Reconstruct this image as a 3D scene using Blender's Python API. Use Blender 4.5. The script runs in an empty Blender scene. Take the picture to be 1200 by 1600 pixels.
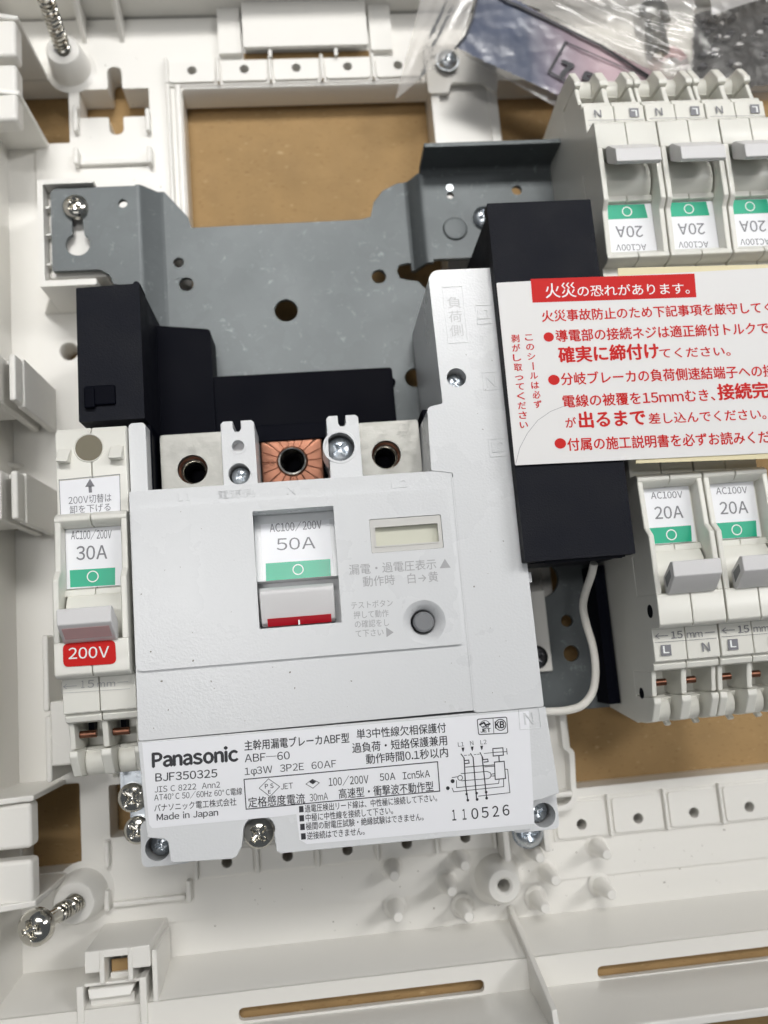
import bpy, bmesh, math, random
from mathutils import Vector, Matrix, noise
random.seed(7)
S = bpy.context.scene
MM = 0.001
# ------------------------------------------------------------------ camera
# all design numbers are millimetres on the board: X right, Y up the board, Z out of the board.
R0 = (0.99389833, 0.08259053, -0.07310892)
R1 = (-0.0704622, 0.98536108, 0.1552373)
R2 = (0.08485981, -0.14913867, 0.98516824)
F = 1326.03                       # focal length in pixels of the 1200 x 1600 photograph
CAMZ = 195.0
cd = bpy.data.cameras.new('camera')
cam = bpy.data.objects.new('camera', cd); S.collection.objects.link(cam)
S.camera = cam
right = Vector((R0[0], -R0[1], -R0[2])); up = -Vector((R1[0], -R1[1], -R1[2])); back = -Vector((R2[0], -R2[1], -R2[2]))
m = Matrix((right, up, back)).transposed().to_4x4()
m.translation = Vector((0, 0, CAMZ*MM))
cam.matrix_world = m
cd.sensor_fit = 'VERTICAL'; cd.sensor_height = 36.0
cd.lens = F/1600*36
cd.clip_start = 0.005; cd.clip_end = 20
cd.dof.use_dof = True; cd.dof.focus_distance = 0.151; cd.dof.aperture_fstop = cd.lens/1.9
# ------------------------------------------------------------------ light
W = bpy.data.worlds.new('World'); S.world = W; W.use_nodes = True
bg = W.node_tree.nodes['Background']; bg.inputs[0].default_value = (0.86, 0.93, 1.0, 1); bg.inputs[1].default_value = 0.10
def area(name, loc, sx, sy, power, col):
    l = bpy.data.lights.new(name, 'AREA'); l.shape = 'RECTANGLE'; l.size = sx; l.size_y = sy; l.energy = power; l.color = col
    o = bpy.data.objects.new(name, l); S.collection.objects.link(o); o.location = loc
    o.rotation_euler = (Vector((0, 0.04, 0))-Vector(loc)).to_track_quat('-Z', 'Y').to_euler(); return o
area('ceiling_light', (-0.27, 0.10, 1.75), 0.08, 0.40, 3.6, (1.0, 0.99, 0.98))
area('ceiling_light', (0.80, 0.36, 0.92), 0.14, 0.6, 4.5, (1.0, 0.99, 0.98))
t_ = area('ceiling_light', (0.03, 0.60, 1.05), 0.6, 0.2, 0.60, (1.0, 0.985, 0.96)); t_.data.spread = math.radians(40)
t_.rotation_euler = (Vector((-0.01, 0.19, 0))-Vector(t_.location)).to_track_quat('-Z', 'Y').to_euler()
area('ceiling_light', (-0.15, -0.8, 1.6), 1.0, 0.25, 1.3, (1.0, 0.98, 0.95))
S.view_settings.view_transform = 'Standard'; S.view_settings.look = 'None'
S.view_settings.exposure = 0.17; S.view_settings.gamma = 1.0
S.cycles.use_denoising = True
S.cycles.max_bounces = 8; S.cycles.transparent_max_bounces = 12; S.cycles.caustics_reflective = False; S.cycles.caustics_refractive = False

# ------------------------------------------------------------------ helpers
def at(px, py, z):
    """board point (mm) at height z that the photograph shows at pixel (px, py) of 1200 x 1600"""
    r = ((px-600)/F, (py-800)/F, 1.0)
    d = lambda a, i: a[0][i]*r[0]+a[1][i]*r[1]+a[2][i]*r[2]
    M = (R0, R1, R2)
    k = (CAMZ-z)/d(M, 2)
    return (d(M, 0)*k, -d(M, 1)*k)
ORG = {}
def mat(name, col, rough=0.4, metal=0.0, bump=0.0, bscale=900, var=0.0, vscale=60, spec=0.5, sss=0.0, coat=0.0, aniso=None, trans=0.0, alpha=1.0, bdist=0.0001):
    M = bpy.data.materials.new(name); M.use_nodes = True
    nt = M.node_tree; b = nt.nodes['Principled BSDF']
    b.inputs['Base Color'].default_value = (*col, 1); b.inputs['Roughness'].default_value = rough
    b.inputs['Metallic'].default_value = metal; b.inputs['Specular IOR Level'].default_value = spec
    if coat: b.inputs['Coat Weight'].default_value = coat; b.inputs['Coat Roughness'].default_value = 0.15
    if trans: b.inputs['Transmission Weight'].default_value = trans
    if alpha < 1: b.inputs['Alpha'].default_value = alpha
    tc = nt.nodes.new('ShaderNodeTexCoord')
    if var:
        n = nt.nodes.new('ShaderNodeTexNoise'); n.inputs['Scale'].default_value = vscale; n.inputs['Detail'].default_value = 6
        nt.links.new(tc.outputs['Object'], n.inputs['Vector'])
        mx = nt.nodes.new('ShaderNodeMix'); mx.data_type = 'RGBA'
        mx.inputs[6].default_value = (*[c*(1-var) for c in col], 1); mx.inputs[7].default_value = (*[min(1, c*(1+var)) for c in col], 1)
        nt.links.new(n.outputs['Fac'], mx.inputs[0]); nt.links.new(mx.outputs[2], b.inputs['Base Color'])
        mr = nt.nodes.new('ShaderNodeMapRange'); mr.inputs[1].default_value = .3; mr.inputs[2].default_value = .7
        rv = 0.08 if metal or var > .05 else 0.02
        mr.inputs[3].default_value = max(0, rough-rv); mr.inputs[4].default_value = rough+rv
        nt.links.new(n.outputs['Fac'], mr.inputs[0]); nt.links.new(mr.outputs[0], b.inputs['Roughness'])
    if bump:
        n2 = nt.nodes.new('ShaderNodeTexNoise'); n2.inputs['Scale'].default_value = bscale; n2.inputs['Detail'].default_value = 3
        nt.links.new(tc.outputs['Object'], n2.inputs['Vector'])
        bp = nt.nodes.new('ShaderNodeBump'); bp.inputs['Strength'].default_value = bump; bp.inputs['Distance'].default_value = bdist
        nt.links.new(n2.outputs['Fac'], bp.inputs['Height']); nt.links.new(bp.outputs['Normal'], b.inputs['Normal'])
    return M
MT = {}
MT['tray'] = mat('tray_plastic', (0.77, 0.755, 0.715), 0.30, bump=0.25, bscale=700, var=0.025, vscale=14, bdist=0.00005)
MT['abs'] = mat('breaker_plastic', (0.70, 0.71, 0.72), 0.28, bump=0.55, bscale=2300, var=0.015, vscale=60, bdist=0.00006)
MT['warm'] = mat('branch_breaker_plastic', (0.76, 0.75, 0.69), 0.30, bump=0.3, bscale=500, var=0.015, vscale=60, bdist=0.00005)
MT['cream'] = mat('cream_plastic', (0.74, 0.72, 0.60), 0.35, var=0.02)
MT['lever'] = mat('lever_grey_plastic', (0.69, 0.68, 0.68), 0.38, bump=0.2, bscale=2500, bdist=0.00004)
MT['label'] = mat('label_paper', (0.84, 0.845, 0.875), 0.42, bump=0.1, bscale=1500, bdist=0.00003, var=0.01)
MT['ink'] = mat('black_ink', (0.018, 0.018, 0.024), 0.45)
MT['grey_ink'] = mat('grey_ink', (0.20, 0.20, 0.22), 0.5)
MT['faint_ink'] = mat('faint_grey_ink', (0.40, 0.40, 0.41), 0.5)
MT['relief_shade'] = mat('relief_shade', (0.56, 0.565, 0.57), 0.45)  # grey that paints the relief shading of moulded letters
MT['green'] = mat('green_print', (0.012, 0.40, 0.235), 0.35)
MT['white_ink'] = mat('white_print', (0.82, 0.84, 0.83), 0.4)
MT['red'] = mat('red_print', (0.58, 0.012, 0.010), 0.55, spec=.2)
MT['redplastic'] = mat('red_plastic', (0.45, 0.008, 0.02), 0.35)
MT['black'] = mat('black_insulation', (0.008, 0.009, 0.014), 0.6, bump=0.8, bscale=3200, var=0.25, vscale=160, bdist=0.0001, spec=0.13)
MT['dark'] = mat('dark_plastic', (0.002, 0.0025, 0.006), 0.55, var=0.1, spec=0.05)
MT['steel'] = mat('galvanised_steel', (0.105, 0.117, 0.121), 0.46, metal=0.35, var=0.02, vscale=20, bump=0.12, bscale=1600, bdist=0.00004)
MT['zinc'] = mat('zinc_plated_steel', (0.62, 0.66, 0.70), 0.28, metal=1.0, var=0.12, vscale=250, bump=0.3, bscale=1200, bdist=0.00005)
MT['tin'] = mat('tinned_terminal', (0.27, 0.268, 0.25), 0.36, metal=0.9, var=0.22, vscale=320, bump=0.5, bscale=700, bdist=0.0001)
MT['chrome'] = mat('screw_metal', (0.66, 0.64, 0.59), 0.14, metal=1.0, var=0.08, vscale=500, bump=0.15, bscale=900, bdist=0.00008)
MT['darkmetal'] = mat('dark_steel', (0.12, 0.12, 0.13), 0.3, metal=1.0, var=0.2, vscale=400)
MT['copper'] = mat('copper', (0.25, 0.115, 0.075), 0.34, metal=1.0, var=0.18, vscale=350, bump=0.3, bscale=900, bdist=0.0001)
MT['wire'] = mat('white_cable_sheath', (0.68, 0.66, 0.61), 0.42, var=0.05)
MT['yellow'] = mat('indicator_flag', (0.60, 0.60, 0.50), 0.4)
MT['clear'] = mat('clear_window_plastic', (0.66, 0.65, 0.62), 0.12, coat=0.6)
MT['button'] = mat('grey_button', (0.20, 0.205, 0.215), 0.4)
MT['pink'] = mat('pink_print', (0.52, 0.33, 0.33), 0.4)
MT['backing'] = mat('release_paper', (0.74, 0.66, 0.42), 0.5)
# cardboard
cb = mat('cardboard', (0.35, 0.228, 0.105), 0.8, bump=0.35, bscale=1300, var=0.10, vscale=120, spec=0.2, bdist=0.0001)
def fibre(M):
    nt = M.node_tree; b = nt.nodes['Principled BSDF']; old = b.inputs['Base Color'].links[0].from_socket
    tc = nt.nodes.new('ShaderNodeTexCoord'); mp = nt.nodes.new('ShaderNodeMapping'); mp.inputs['Scale'].default_value = (1, 1.15, 1)
    n = nt.nodes.new('ShaderNodeTexNoise'); n.inputs['Scale'].default_value = 120; n.inputs['Detail'].default_value = 8
    nt.links.new(tc.outputs['Object'], mp.inputs[0]); nt.links.new(mp.outputs[0], n.inputs['Vector'])
    mx = nt.nodes.new('ShaderNodeMix'); mx.data_type = 'RGBA'; mx.blend_type = 'OVERLAY'; mx.inputs[0].default_value = 0.2
    nt.links.new(old, mx.inputs[6]); nt.links.new(n.outputs['Fac'], mx.inputs[7]); nt.links.new(mx.outputs[2], b.inputs['Base Color'])
fibre(cb); MT['cardboard'] = cb
def flecks(M, scale, lo, hi, col):
    nt = M.node_tree; b = nt.nodes['Principled BSDF']; old = b.inputs['Base Color'].links[0].from_socket
    tc = nt.nodes.new('ShaderNodeTexCoord'); mp = nt.nodes.new('ShaderNodeMapping'); mp.inputs['Scale'].default_value = (1, 2.5, 1); mp.inputs['Rotation'].default_value = (0, 0, .5)
    n = nt.nodes.new('ShaderNodeTexNoise'); n.inputs['Scale'].default_value = scale; n.inputs['Detail'].default_value = 3
    nt.links.new(tc.outputs['Object'], mp.inputs[0]); nt.links.new(mp.outputs[0], n.inputs['Vector'])
    rp = nt.nodes.new('ShaderNodeValToRGB'); rp.color_ramp.elements[0].position = lo; rp.color_ramp.elements[1].position = hi; nt.links.new(n.outputs['Fac'], rp.inputs[0])
    mx = nt.nodes.new('ShaderNodeMix'); mx.data_type = 'RGBA'; mx.inputs[7].default_value = (*col, 1)
    nt.links.new(rp.outputs[0], mx.inputs[0]); nt.links.new(old, mx.inputs[6]); nt.links.new(mx.outputs[2], b.inputs['Base Color'])
flecks(cb, 700, .60, .72, (0.27, 0.165, 0.075)); flecks(cb, 420, .66, .76, (0.50, 0.36, 0.19))
# spangle and scratches on the steel plate
def spangle(M):
    nt = M.node_tree; b = nt.nodes['Principled BSDF']; old = b.inputs['Base Color'].links[0].from_socket
    tc = nt.nodes.new('ShaderNodeTexCoord')
    v = nt.nodes.new('ShaderNodeTexVoronoi'); v.inputs['Scale'].default_value = 420
    nt.links.new(tc.outputs['Object'], v.inputs['Vector'])
    bw = nt.nodes.new('ShaderNodeRGBToBW'); nt.links.new(v.outputs['Color'], bw.inputs[0])
    mx = nt.nodes.new('ShaderNodeMix'); mx.data_type = 'RGBA'; mx.blend_type = 'OVERLAY'; mx.inputs[0].default_value = 0.05
    nt.links.new(old, mx.inputs[6]); nt.links.new(bw.outputs[0], mx.inputs[7])
    n = nt.nodes.new('ShaderNodeTexNoise'); n.inputs['Scale'].default_value = 330; n.inputs['Detail'].default_value = 7; n.inputs['Roughness'].default_value = .8; n.inputs['Distortion'].default_value = .6
    nt.links.new(tc.outputs['Object'], n.inputs['Vector'])
    rp = nt.nodes.new('ShaderNodeValToRGB'); rp.color_ramp.elements[0].position = 0.59; rp.color_ramp.elements[1].position = 0.68
    nt.links.new(n.outputs['Fac'], rp.inputs[0])
    m2 = nt.nodes.new('ShaderNodeMix'); m2.data_type = 'RGBA'; m2.inputs[7].default_value = (0.22, 0.24, 0.245, 1)
    nt.links.new(rp.outputs[0], m2.inputs[0]); nt.links.new(mx.outputs[2], m2.inputs[6]); nt.links.new(m2.outputs[2], b.inputs['Base Color'])
spangle(MT['steel'])
# thin film for the bags and translucent paper for the warning sticker
def film(name, tint, density, rough, bscale, strength):
    M = bpy.data.materials.new(name); M.use_nodes = True; nt = M.node_tree; nt.nodes.clear()
    out = nt.nodes.new('ShaderNodeOutputMaterial'); tr = nt.nodes.new('ShaderNodeBsdfTransparent'); tr.inputs[0].default_value = (*tint, 1)
    gl = nt.nodes.new('ShaderNodeBsdfGlossy'); gl.inputs['Roughness'].default_value = rough; gl.inputs[0].default_value = (1, 1, 1, 1)
    df = nt.nodes.new('ShaderNodeBsdfDiffuse'); df.inputs[0].default_value = (0.86, 0.84, 0.82, 1)
    tc = nt.nodes.new('ShaderNodeTexCoord'); n = nt.nodes.new('ShaderNodeTexNoise'); n.inputs['Scale'].default_value = bscale; n.inputs['Detail'].default_value = 5; n.inputs['Distortion'].default_value = 1.2
    nt.links.new(tc.outputs['Object'], n.inputs['Vector'])
    bp = nt.nodes.new('ShaderNodeBump'); bp.inputs['Strength'].default_value = strength; bp.inputs['Distance'].default_value = 0.002
    nt.links.new(n.outputs['Fac'], bp.inputs['Height']); nt.links.new(bp.outputs[0], gl.inputs['Normal'])
    fr = nt.nodes.new('ShaderNodeFresnel'); fr.inputs[0].default_value = 1.5; nt.links.new(bp.outputs[0], fr.inputs['Normal'])
    ma = nt.nodes.new('ShaderNodeMath'); ma.operation = 'MULTIPLY_ADD'; ma.inputs[1].default_value = 0.85; ma.inputs[2].default_value = 0.0
    nt.links.new(fr.outputs[0], ma.inputs[0])
    m1 = nt.nodes.new('ShaderNodeMixShader'); m1.inputs[0].default_value = density
    nt.links.new(tr.outputs[0], m1.inputs[1]); nt.links.new(df.outputs[0], m1.inputs[2])
    m2 = nt.nodes.new('ShaderNodeMixShader'); nt.links.new(ma.outputs[0], m2.inputs[0]); nt.links.new(m1.outputs[0], m2.inputs[1]); nt.links.new(gl.outputs[0], m2.inputs[2])
    nt.links.new(m2.outputs[0], out.inputs[0]); return M
MT['film'] = film('clear_bag_film', (0.97, 0.965, 0.95), 0.06, 0.20, 60, 0.35)
MT['film_hazy'] = film('hazy_bag_film', (0.97, 0.95, 0.92), 0.34, 0.18, 40, 0.4)
def paper(name, col, see):
    M = mat(name, col, 0.5, bump=0.15, bscale=900, bdist=0.00005); nt = M.node_tree; b = nt.nodes['Principled BSDF']
    out = [n for n in nt.nodes if n.type == 'OUTPUT_MATERIAL'][0]; tr = nt.nodes.new('ShaderNodeBsdfTransparent')
    mx = nt.nodes.new('ShaderNodeMixShader'); mx.inputs[0].default_value = see
    nt.links.new(b.outputs[0], mx.inputs[1]); nt.links.new(tr.outputs[0], mx.inputs[2]); nt.links.new(mx.outputs[0], out.inputs[0]); return M
MT['sticker'] = paper('translucent_sticker_paper', (0.83, 0.82, 0.81), 0.12)

def link(o): S.collection.objects.link(o)
def thing(name, label, cat, loc, group=None):
    o = bpy.data.objects.new(name, None); link(o); o.empty_display_size = 0.005
    o.location = Vector(loc)*MM; o['label'] = label; o['category'] = cat
    if group: o['group'] = group
    ORG[o.name] = Vector(loc); return o
FONTCACHE = {}
def is_cjk(s): return any(ord(c) > 0x2fff for c in s)
def glyphs(s, bold=0.0):
    """lays a line out character by character; Latin letters use the same gothic face as the kanji"""
    vs = []; fs = []; x = 0.0
    for ch in s:
        if ch == ' ': x += 0.34; continue
        if ch == '　': x += 1.0; continue
        lat = 0x21 <= ord(ch) <= 0x7e
        v1, f1 = glyph1(chr(ord(ch)+0xfee0) if lat else ch, 0.0)
        if not v1: continue
        k = len(vs)
        if lat:
            a = min(v.x for v in v1); b = max(v.x for v in v1); dx = x+0.05-a; x += (b-a)+0.10
        else: dx = x; x += 1.0 if ord(ch) > 0x2000 else 0.6
        vs += [Vector((v.x+dx, v.y, 0)) for v in v1]; fs += [tuple(i+k for i in f) for f in f1]
    return vs, fs
def glyph1(s, bold=0.0):
    k = (s, bold)
    if k in FONTCACHE: return FONTCACHE[k]
    c = bpy.data.curves.new('t', 'FONT'); c.body = s; c.size = 1; c.resolution_u = 3; c.offset = bold; c.fill_mode = 'FRONT'
    o = bpy.data.objects.new('t', c); me = bpy.data.meshes.new_from_object(o)
    vs = [v.co.copy() for v in me.vertices]; fs = [tuple(p.vertices) for p in me.polygons]
    bpy.data.objects.remove(o); bpy.data.curves.remove(c); bpy.data.meshes.remove(me)
    FONTCACHE[k] = (vs, fs); return vs, fs
class G:
    """collects shapes (in mm) and links them as one mesh object"""
    def __init__(s): s.bm = bmesh.new()
    def _add(s, vs, fs):
        v = [s.bm.verts.new(p) for p in vs]
        for f in fs:
            try: s.bm.faces.new([v[i] for i in f])
            except ValueError: pass
        return s
    def box(s, x0, x1, y0, y1, z0, z1):
        return s._add([(x0,y0,z0),(x1,y0,z0),(x1,y1,z0),(x0,y1,z0),(x0,y0,z1),(x1,y0,z1),(x1,y1,z1),(x0,y1,z1)],
                      [(3,2,1,0),(4,5,6,7),(0,1,5,4),(1,2,6,5),(2,3,7,6),(3,0,4,7)])
    def loft(s, a, b):
        n = len(a)
        return s._add(list(a)+list(b), [tuple(range(n))[::-1], tuple(range(n, 2*n))]+[(i, (i+1) % n, n+(i+1) % n, n+i) for i in range(n)])
    def prism(s, pts, z0, z1): return s.loft([(x, y, z0) for x, y in pts], [(x, y, z1) for x, y in pts])
    def yz(s, pts, x0, x1): return s.loft([(x0, y, z) for y, z in pts], [(x1, y, z) for y, z in pts])
    def xz(s, pts, y0, y1): return s.loft([(x, y0, z) for x, z in pts], [(x, y1, z) for x, z in pts])
    def cyl(s, c, r, h, ax='z', n=24, r2=None):
        r2 = r if r2 is None else r2; a = []; b = []
        for i in range(n):
            t = 2*math.pi*i/n; u, w = math.cos(t), math.sin(t)
            if ax == 'z': a.append((c[0]+u*r, c[1]+w*r, c[2])); b.append((c[0]+u*r2, c[1]+w*r2, c[2]+h))
            elif ax == 'x': a.append((c[0], c[1]+u*r, c[2]+w*r)); b.append((c[0]+h, c[1]+u*r2, c[2]+w*r2))
            else: a.append((c[0]+u*r, c[1], c[2]+w*r)); b.append((c[0]+u*r2, c[1]+h, c[2]+w*r2))
        return s.loft(a, b)
    def lathe(s, prof, c, n=28, closed=False, M=None):
        vs = []; fs = []; m_ = len(prof)
        for i in range(n):
            t = 2*math.pi*i/n
            for r, z in prof:
                p = Vector((math.cos(t)*r, math.sin(t)*r, z))
                if M is not None: p = M @ p
                vs.append((p[0]+c[0], p[1]+c[1], p[2]+c[2]))
        for i in range(n):
            j = (i+1) % n
            for k in range(m_ if closed else m_-1):
                k2 = (k+1) % m_
                fs.append((i*m_+k, j*m_+k, j*m_+k2, i*m_+k2))
        return s._add(vs, fs)
    def slab(s, outline, holes, z0, z1):
        """flat sheet with holes"""
        c = bpy.data.curves.new('c', 'CURVE'); c.dimensions = '2D'; c.fill_mode = 'BOTH'; c.extrude = (z1-z0)/2
        for lp in [outline]+list(holes):
            sp = c.splines.new('POLY'); sp.points.add(len(lp)-1); sp.use_cyclic_u = True
            for p, q in zip(sp.points, lp): p.co = (q[0], q[1], 0, 1)
        o = bpy.data.objects.new('c', c); me = bpy.data.meshes.new_from_object(o); zm = (z0+z1)/2
        s._add([(v.co.x, v.co.y, v.co.z+zm) for v in me.vertices], [tuple(p.vertices) for p in me.polygons])
        bpy.data.objects.remove(o); bpy.data.curves.remove(c); bpy.data.meshes.remove(me)
        return s
    def weld(s, d=0.0005): bmesh.ops.remove_doubles(s.bm, verts=s.bm.verts, dist=d); return s
    def tube(s, pts, r, n=12, radii=None):
        P = [Vector(p) for p in pts]; rings = []; nrm = None
        for i, p in enumerate(P):
            t = (P[min(i+1, len(P)-1)]-P[max(i-1, 0)]).normalized()
            if nrm is None: nrm = t.orthogonal().normalized()
            nrm = (nrm - t*nrm.dot(t)).normalized(); b = t.cross(nrm); rr = radii[i] if radii else r
            rings.append([tuple(p+nrm*math.cos(2*math.pi*k/n)*rr+b*math.sin(2*math.pi*k/n)*rr) for k in range(n)])
        vs = [q for R_ in rings for q in R_]; fs = [tuple(range(n))[::-1], tuple(range(len(vs)-n, len(vs)))]
        for i in range(len(P)-1):
            for k in range(n): fs.append((i*n+k, i*n+(k+1) % n, (i+1)*n+(k+1) % n, (i+1)*n+k))
        return s._add(vs, fs)
    def text(s, st, p0, p1, hpx, z, bold=0.0, world=False):
        """flat lettering whose baseline runs from p0 to p1 (pixels, or mm when world)"""
        a = Vector(p0) if world else Vector(at(*p0, z)); b = Vector(p1) if world else Vector(at(*p1, z))
        h = hpx if world else hpx*(CAMZ-z)/(F*1.02)
        if bold > 1e-6:
            vs0, fs0 = glyphs(st, 0.0); vs = []; fs = []
            for i, (dx, dy) in enumerate(((0, 0), (1, 0), (-1, 0), (0, 1), (0, -1))):
                k0 = len(vs); vs += [Vector((v.x+dx*bold*1.1, v.y+dy*bold*.8, i*0.0015)) for v in vs0]; fs += [tuple(a_+k0 for a_ in f) for f in fs0]
        else: vs, fs = glyphs(st, bold)
        if not vs: return s
        x0 = min(v.x for v in vs); x1 = max(v.x for v in vs)
        cj = is_cjk(st); sy = h/(0.86 if cj else 0.73); oy = 0.075 if cj else 0.0
        u = (b-a); L = u.length; u /= L; w = Vector((-u.y, u.x)); k = L/(x1-x0)
        return s._add([tuple(a+u*((v.x-x0)*k)+w*((v.y+oy)*sy))+(z+0.04+(v.z if len(v) > 2 else 0),) for v in vs], fs)
    def line(s, pts, w, z, closed=False, world=False):
        """a printed line of width w mm"""
        P = [Vector(p) if world else Vector(at(*p, z)) for p in pts]
        if closed: P.append(P[0])
        for i, (a, b) in enumerate(zip(P[:-1], P[1:])):
            d = (b-a)
            if d.length < 1e-6: continue
            d.normalize(); nn = Vector((-d.y, d.x))*w/2; e = d*w/2; zz = z+0.04+0.001*(i % 2)
            s._add([tuple(a-e-nn)+(zz,), tuple(b+e-nn)+(zz,), tuple(b+e+nn)+(zz,), tuple(a-e+nn)+(zz,)], [(0, 1, 2, 3)])
        return s
    def ring(s, c, r, w, z, n=28, sq=1.0):
        vs = []
        for i in range(n):
            t = 2*math.pi*i/n
            for q in (r-w/2, r+w/2): vs.append((c[0]+math.cos(t)*q, c[1]+math.sin(t)*q*sq, z+0.05))
        return s._add(vs, [(2*i, 2*i+1, (2*i+3) % (2*n), (2*i+2) % (2*n)) for i in range(n)])
    def disc(s, c, r, z, n=20):
        return s._add([(c[0]+math.cos(2*math.pi*i/n)*r, c[1]+math.sin(2*math.pi*i/n)*r, z+0.05) for i in range(n)], [tuple(range(n))])
    def quad(s, pts, z, world=False):
        P = [p if world else at(*p, z) for p in pts]
        return s._add([(p[0], p[1], z+0.03) for p in P], [tuple(range(len(P)))])
    def emit(s, name, m, parent=None, bevel=0.0, smooth=False, label=None, cat=None, group=None, kind=None, seg=2, flat=False):
        if not flat: bmesh.ops.recalc_face_normals(s.bm, faces=s.bm.faces)
        else:
            for f in s.bm.faces:
                f.normal_update()
                if f.normal.z < 0: f.normal_flip()
        me = bpy.data.meshes.new(name); s.bm.to_mesh(me); s.bm.free()
        org = Vector((0, 0, 0))
        if parent is not None: org = ORG[parent.name]
        elif len(me.vertices):
            xs = [v.co for v in me.vertices]
            org = Vector(((min(v.x for v in xs)+max(v.x for v in xs))/2, (min(v.y for v in xs)+max(v.y for v in xs))/2, min(v.z for v in xs)))
        for v in me.vertices: v.co = (v.co-org)*MM
        o = bpy.data.objects.new(name, me); link(o); ORG[o.name] = org
        me.materials.append(MT[m] if isinstance(m, str) else m)
        if parent is not None: o.parent = parent
        else: o.location = org*MM
        if bevel:
            b = o.modifiers.new('bevel', 'BEVEL'); b.width = bevel*MM; b.segments = seg; b.limit_method = 'ANGLE'; b.angle_limit = math.radians(38)
            b.harden_normals = True; smooth = True
        if smooth: me.shade_smooth() if hasattr(me, 'shade_smooth') else None
        if smooth and not bevel: me.set_sharp_from_angle(angle=math.radians(40))
        if label: o['label'] = label
        if cat: o['category'] = cat
        if group: o['group'] = group
        if kind: o['kind'] = kind
        return o
def rnd(pts, r, n=4):
    """polygon with rounded corners"""
    out = []; N = len(pts)
    for i in range(N):
        p = Vector(pts[i]); a = Vector(pts[i-1])-p; b = Vector(pts[(i+1) % N])-p
        ri = r[i] if isinstance(r, (list, tuple)) else r
        ri = min(ri, a.length*.49, b.length*.49)
        if ri < 1e-4: out.append(tuple(p)); continue
        A = p+a.normalized()*ri; B = p+b.normalized()*ri
        for k in range(n+1):
            t = k/n; q = A*(1-t)**2+p*2*t*(1-t)+B*t*t; out.append((q.x, q.y))
    return out
def rect(x0, x1, y0, y1, r=0): 
    p = [(x0, y0), (x1, y0), (x1, y1), (x0, y1)]
    return rnd(p, r) if r else p
def circ(x, y, r, n=24): return [(x+math.cos(2*math.pi*i/n)*r, y+math.sin(2*math.pi*i/n)*r) for i in range(n)]
def px(pts, z): return [at(*p, z) for p in pts]
def copy_thing(root, loc, rz=None, label=None):
    def rec(o, par):
        c = o.copy(); link(c)
        if par is not None: c.parent = par
        for ch in list(o.children): rec(ch, c)
        return c
    c = rec(root, None); c.location = Vector(loc)*MM
    if rz is not None: c.rotation_euler = (0, 0, rz)
    if label: c['label'] = label
    return c
def screw_head(g, x, y, z, r, h, rot=0.3, cross=0.62, tilt=None, washer=0.0):
    """domed head with a cross recess, as a polar height field"""
    nr, na = 16, 56; vs = []; fs = []; c_, s_ = math.cos(rot), math.sin(rot)
    def H(px_, py_, rr):
        zz = h*math.sqrt(max(0, 1-(rr/r)**2*0.92))
        u = px_*c_+py_*s_; w = -px_*s_+py_*c_; q = rr/r
        arm = min(abs(u), abs(w)); lim = r*cross
        if rr < lim and arm < r*0.15: zz -= h*0.75*(1-(rr/lim)**1.5*.75)*(1 if arm < r*0.10 else 0.6)
        elif q < 0.24: zz -= h*0.45
        return zz
    vs.append((0, 0, H(0, 0, 0)))
    for i in range(1, nr+1):
        rr = r*i/nr
        for k in range(na):
            t = 2*math.pi*k/na; X, Y = math.cos(t)*rr, math.sin(t)*rr; vs.append((X, Y, H(X, Y, rr)))
    b0 = len(vs)
    for k in range(na):
        t = 2*math.pi*k/na; vs.append((math.cos(t)*r, math.sin(t)*r, -h*0.3))
    for k in range(na): fs.append((0, 1+k, 1+(k+1) % na))
    for i in range(nr):
        for k in range(na):
            a = 1+i*na; fs.append((a+k, a+na+k, a+na+(k+1) % na, a+(k+1) % na))
    M = tilt if tilt is not None else Matrix.Identity(3)
    V = [M @ Vector(v) for v in vs]
    g._add([(v.x+x, v.y+y, v.z+z) for v in V], fs)
    if washer: g.lathe([(r*.7, -0.02), (r+washer, -0.02), (r+washer, 0.35), (r*.7, 0.35)], (x, y, z-0.5), closed=True)
    return g

# ================================================================== surface
g = G(); g.box(-400, 420, -330, 500, -9.6, -8)
g.emit('cardboard_surface', 'cardboard', kind='structure')

# ================================================================== tray (enclosure base)
tray = thing('panel_tray', 'large off-white moulded plastic tray of the panel, lying on brown cardboard under all the switchgear', 'panel tray', (0, 50, -8))
cross = rnd([(-49.6, 132), (-42.6, 132), (-42.6, 127.3), (-39.1, 127.3), (-39.1, 132), (-32.7, 132), (-32.7, 139.6), (-39.1, 139.6), (-39.1, 145.6), (-42.6, 145.6), (-42.6, 139.6), (-49.6, 139.6)],
            [.3, .5, 1.7, 1.7, .5, .3, .3, .5, 1.7, 1.7, .5, .3])
win_main = rnd([(-24.6, -36), (37.6, -36), (37.6, 139.2), (-24.6, 139.2)], 1.2)
win_right = rect(53.8, 150, -36.5, 139.0, 1.0)
win_tl = rnd([(-66, 125.8), (-52.2, 125.8), (-52.2, 142.8), (-66, 142.8)], .6)
win_bl = rnd([(-66.5, -43.0), (-54.2, -43.0), (-54.2, -25.0), (-66.5, -25.0)], .6)
hole_small = rect(-48, -36.5, -37.0, -26.0, .5)
PADH = [circ(x, y, 1.25) for x, y in [(a, 143.2) for a in (-21.8, -8.9, 4.0, 16.9, 29.7)]+[(a, -44.2) for a in (-23.4, -10.4, 2.6, 15.6, 28.6)]+[(a, -44.0) for a in (54.9, 67.9, 80.9, 93.9, 106.9)]]
g = G(); g.slab(rect(-74, 150, -62.5, 159.0), [cross, win_main, win_right, win_tl, win_bl, hole_small, *PADH, circ(*at(108, 549, 0), 2.1), rect(-72, -62.2, 57.2, 60.5), rect(-72, -62.2, 31.5, 35)], -7.6, -0.5)
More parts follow.
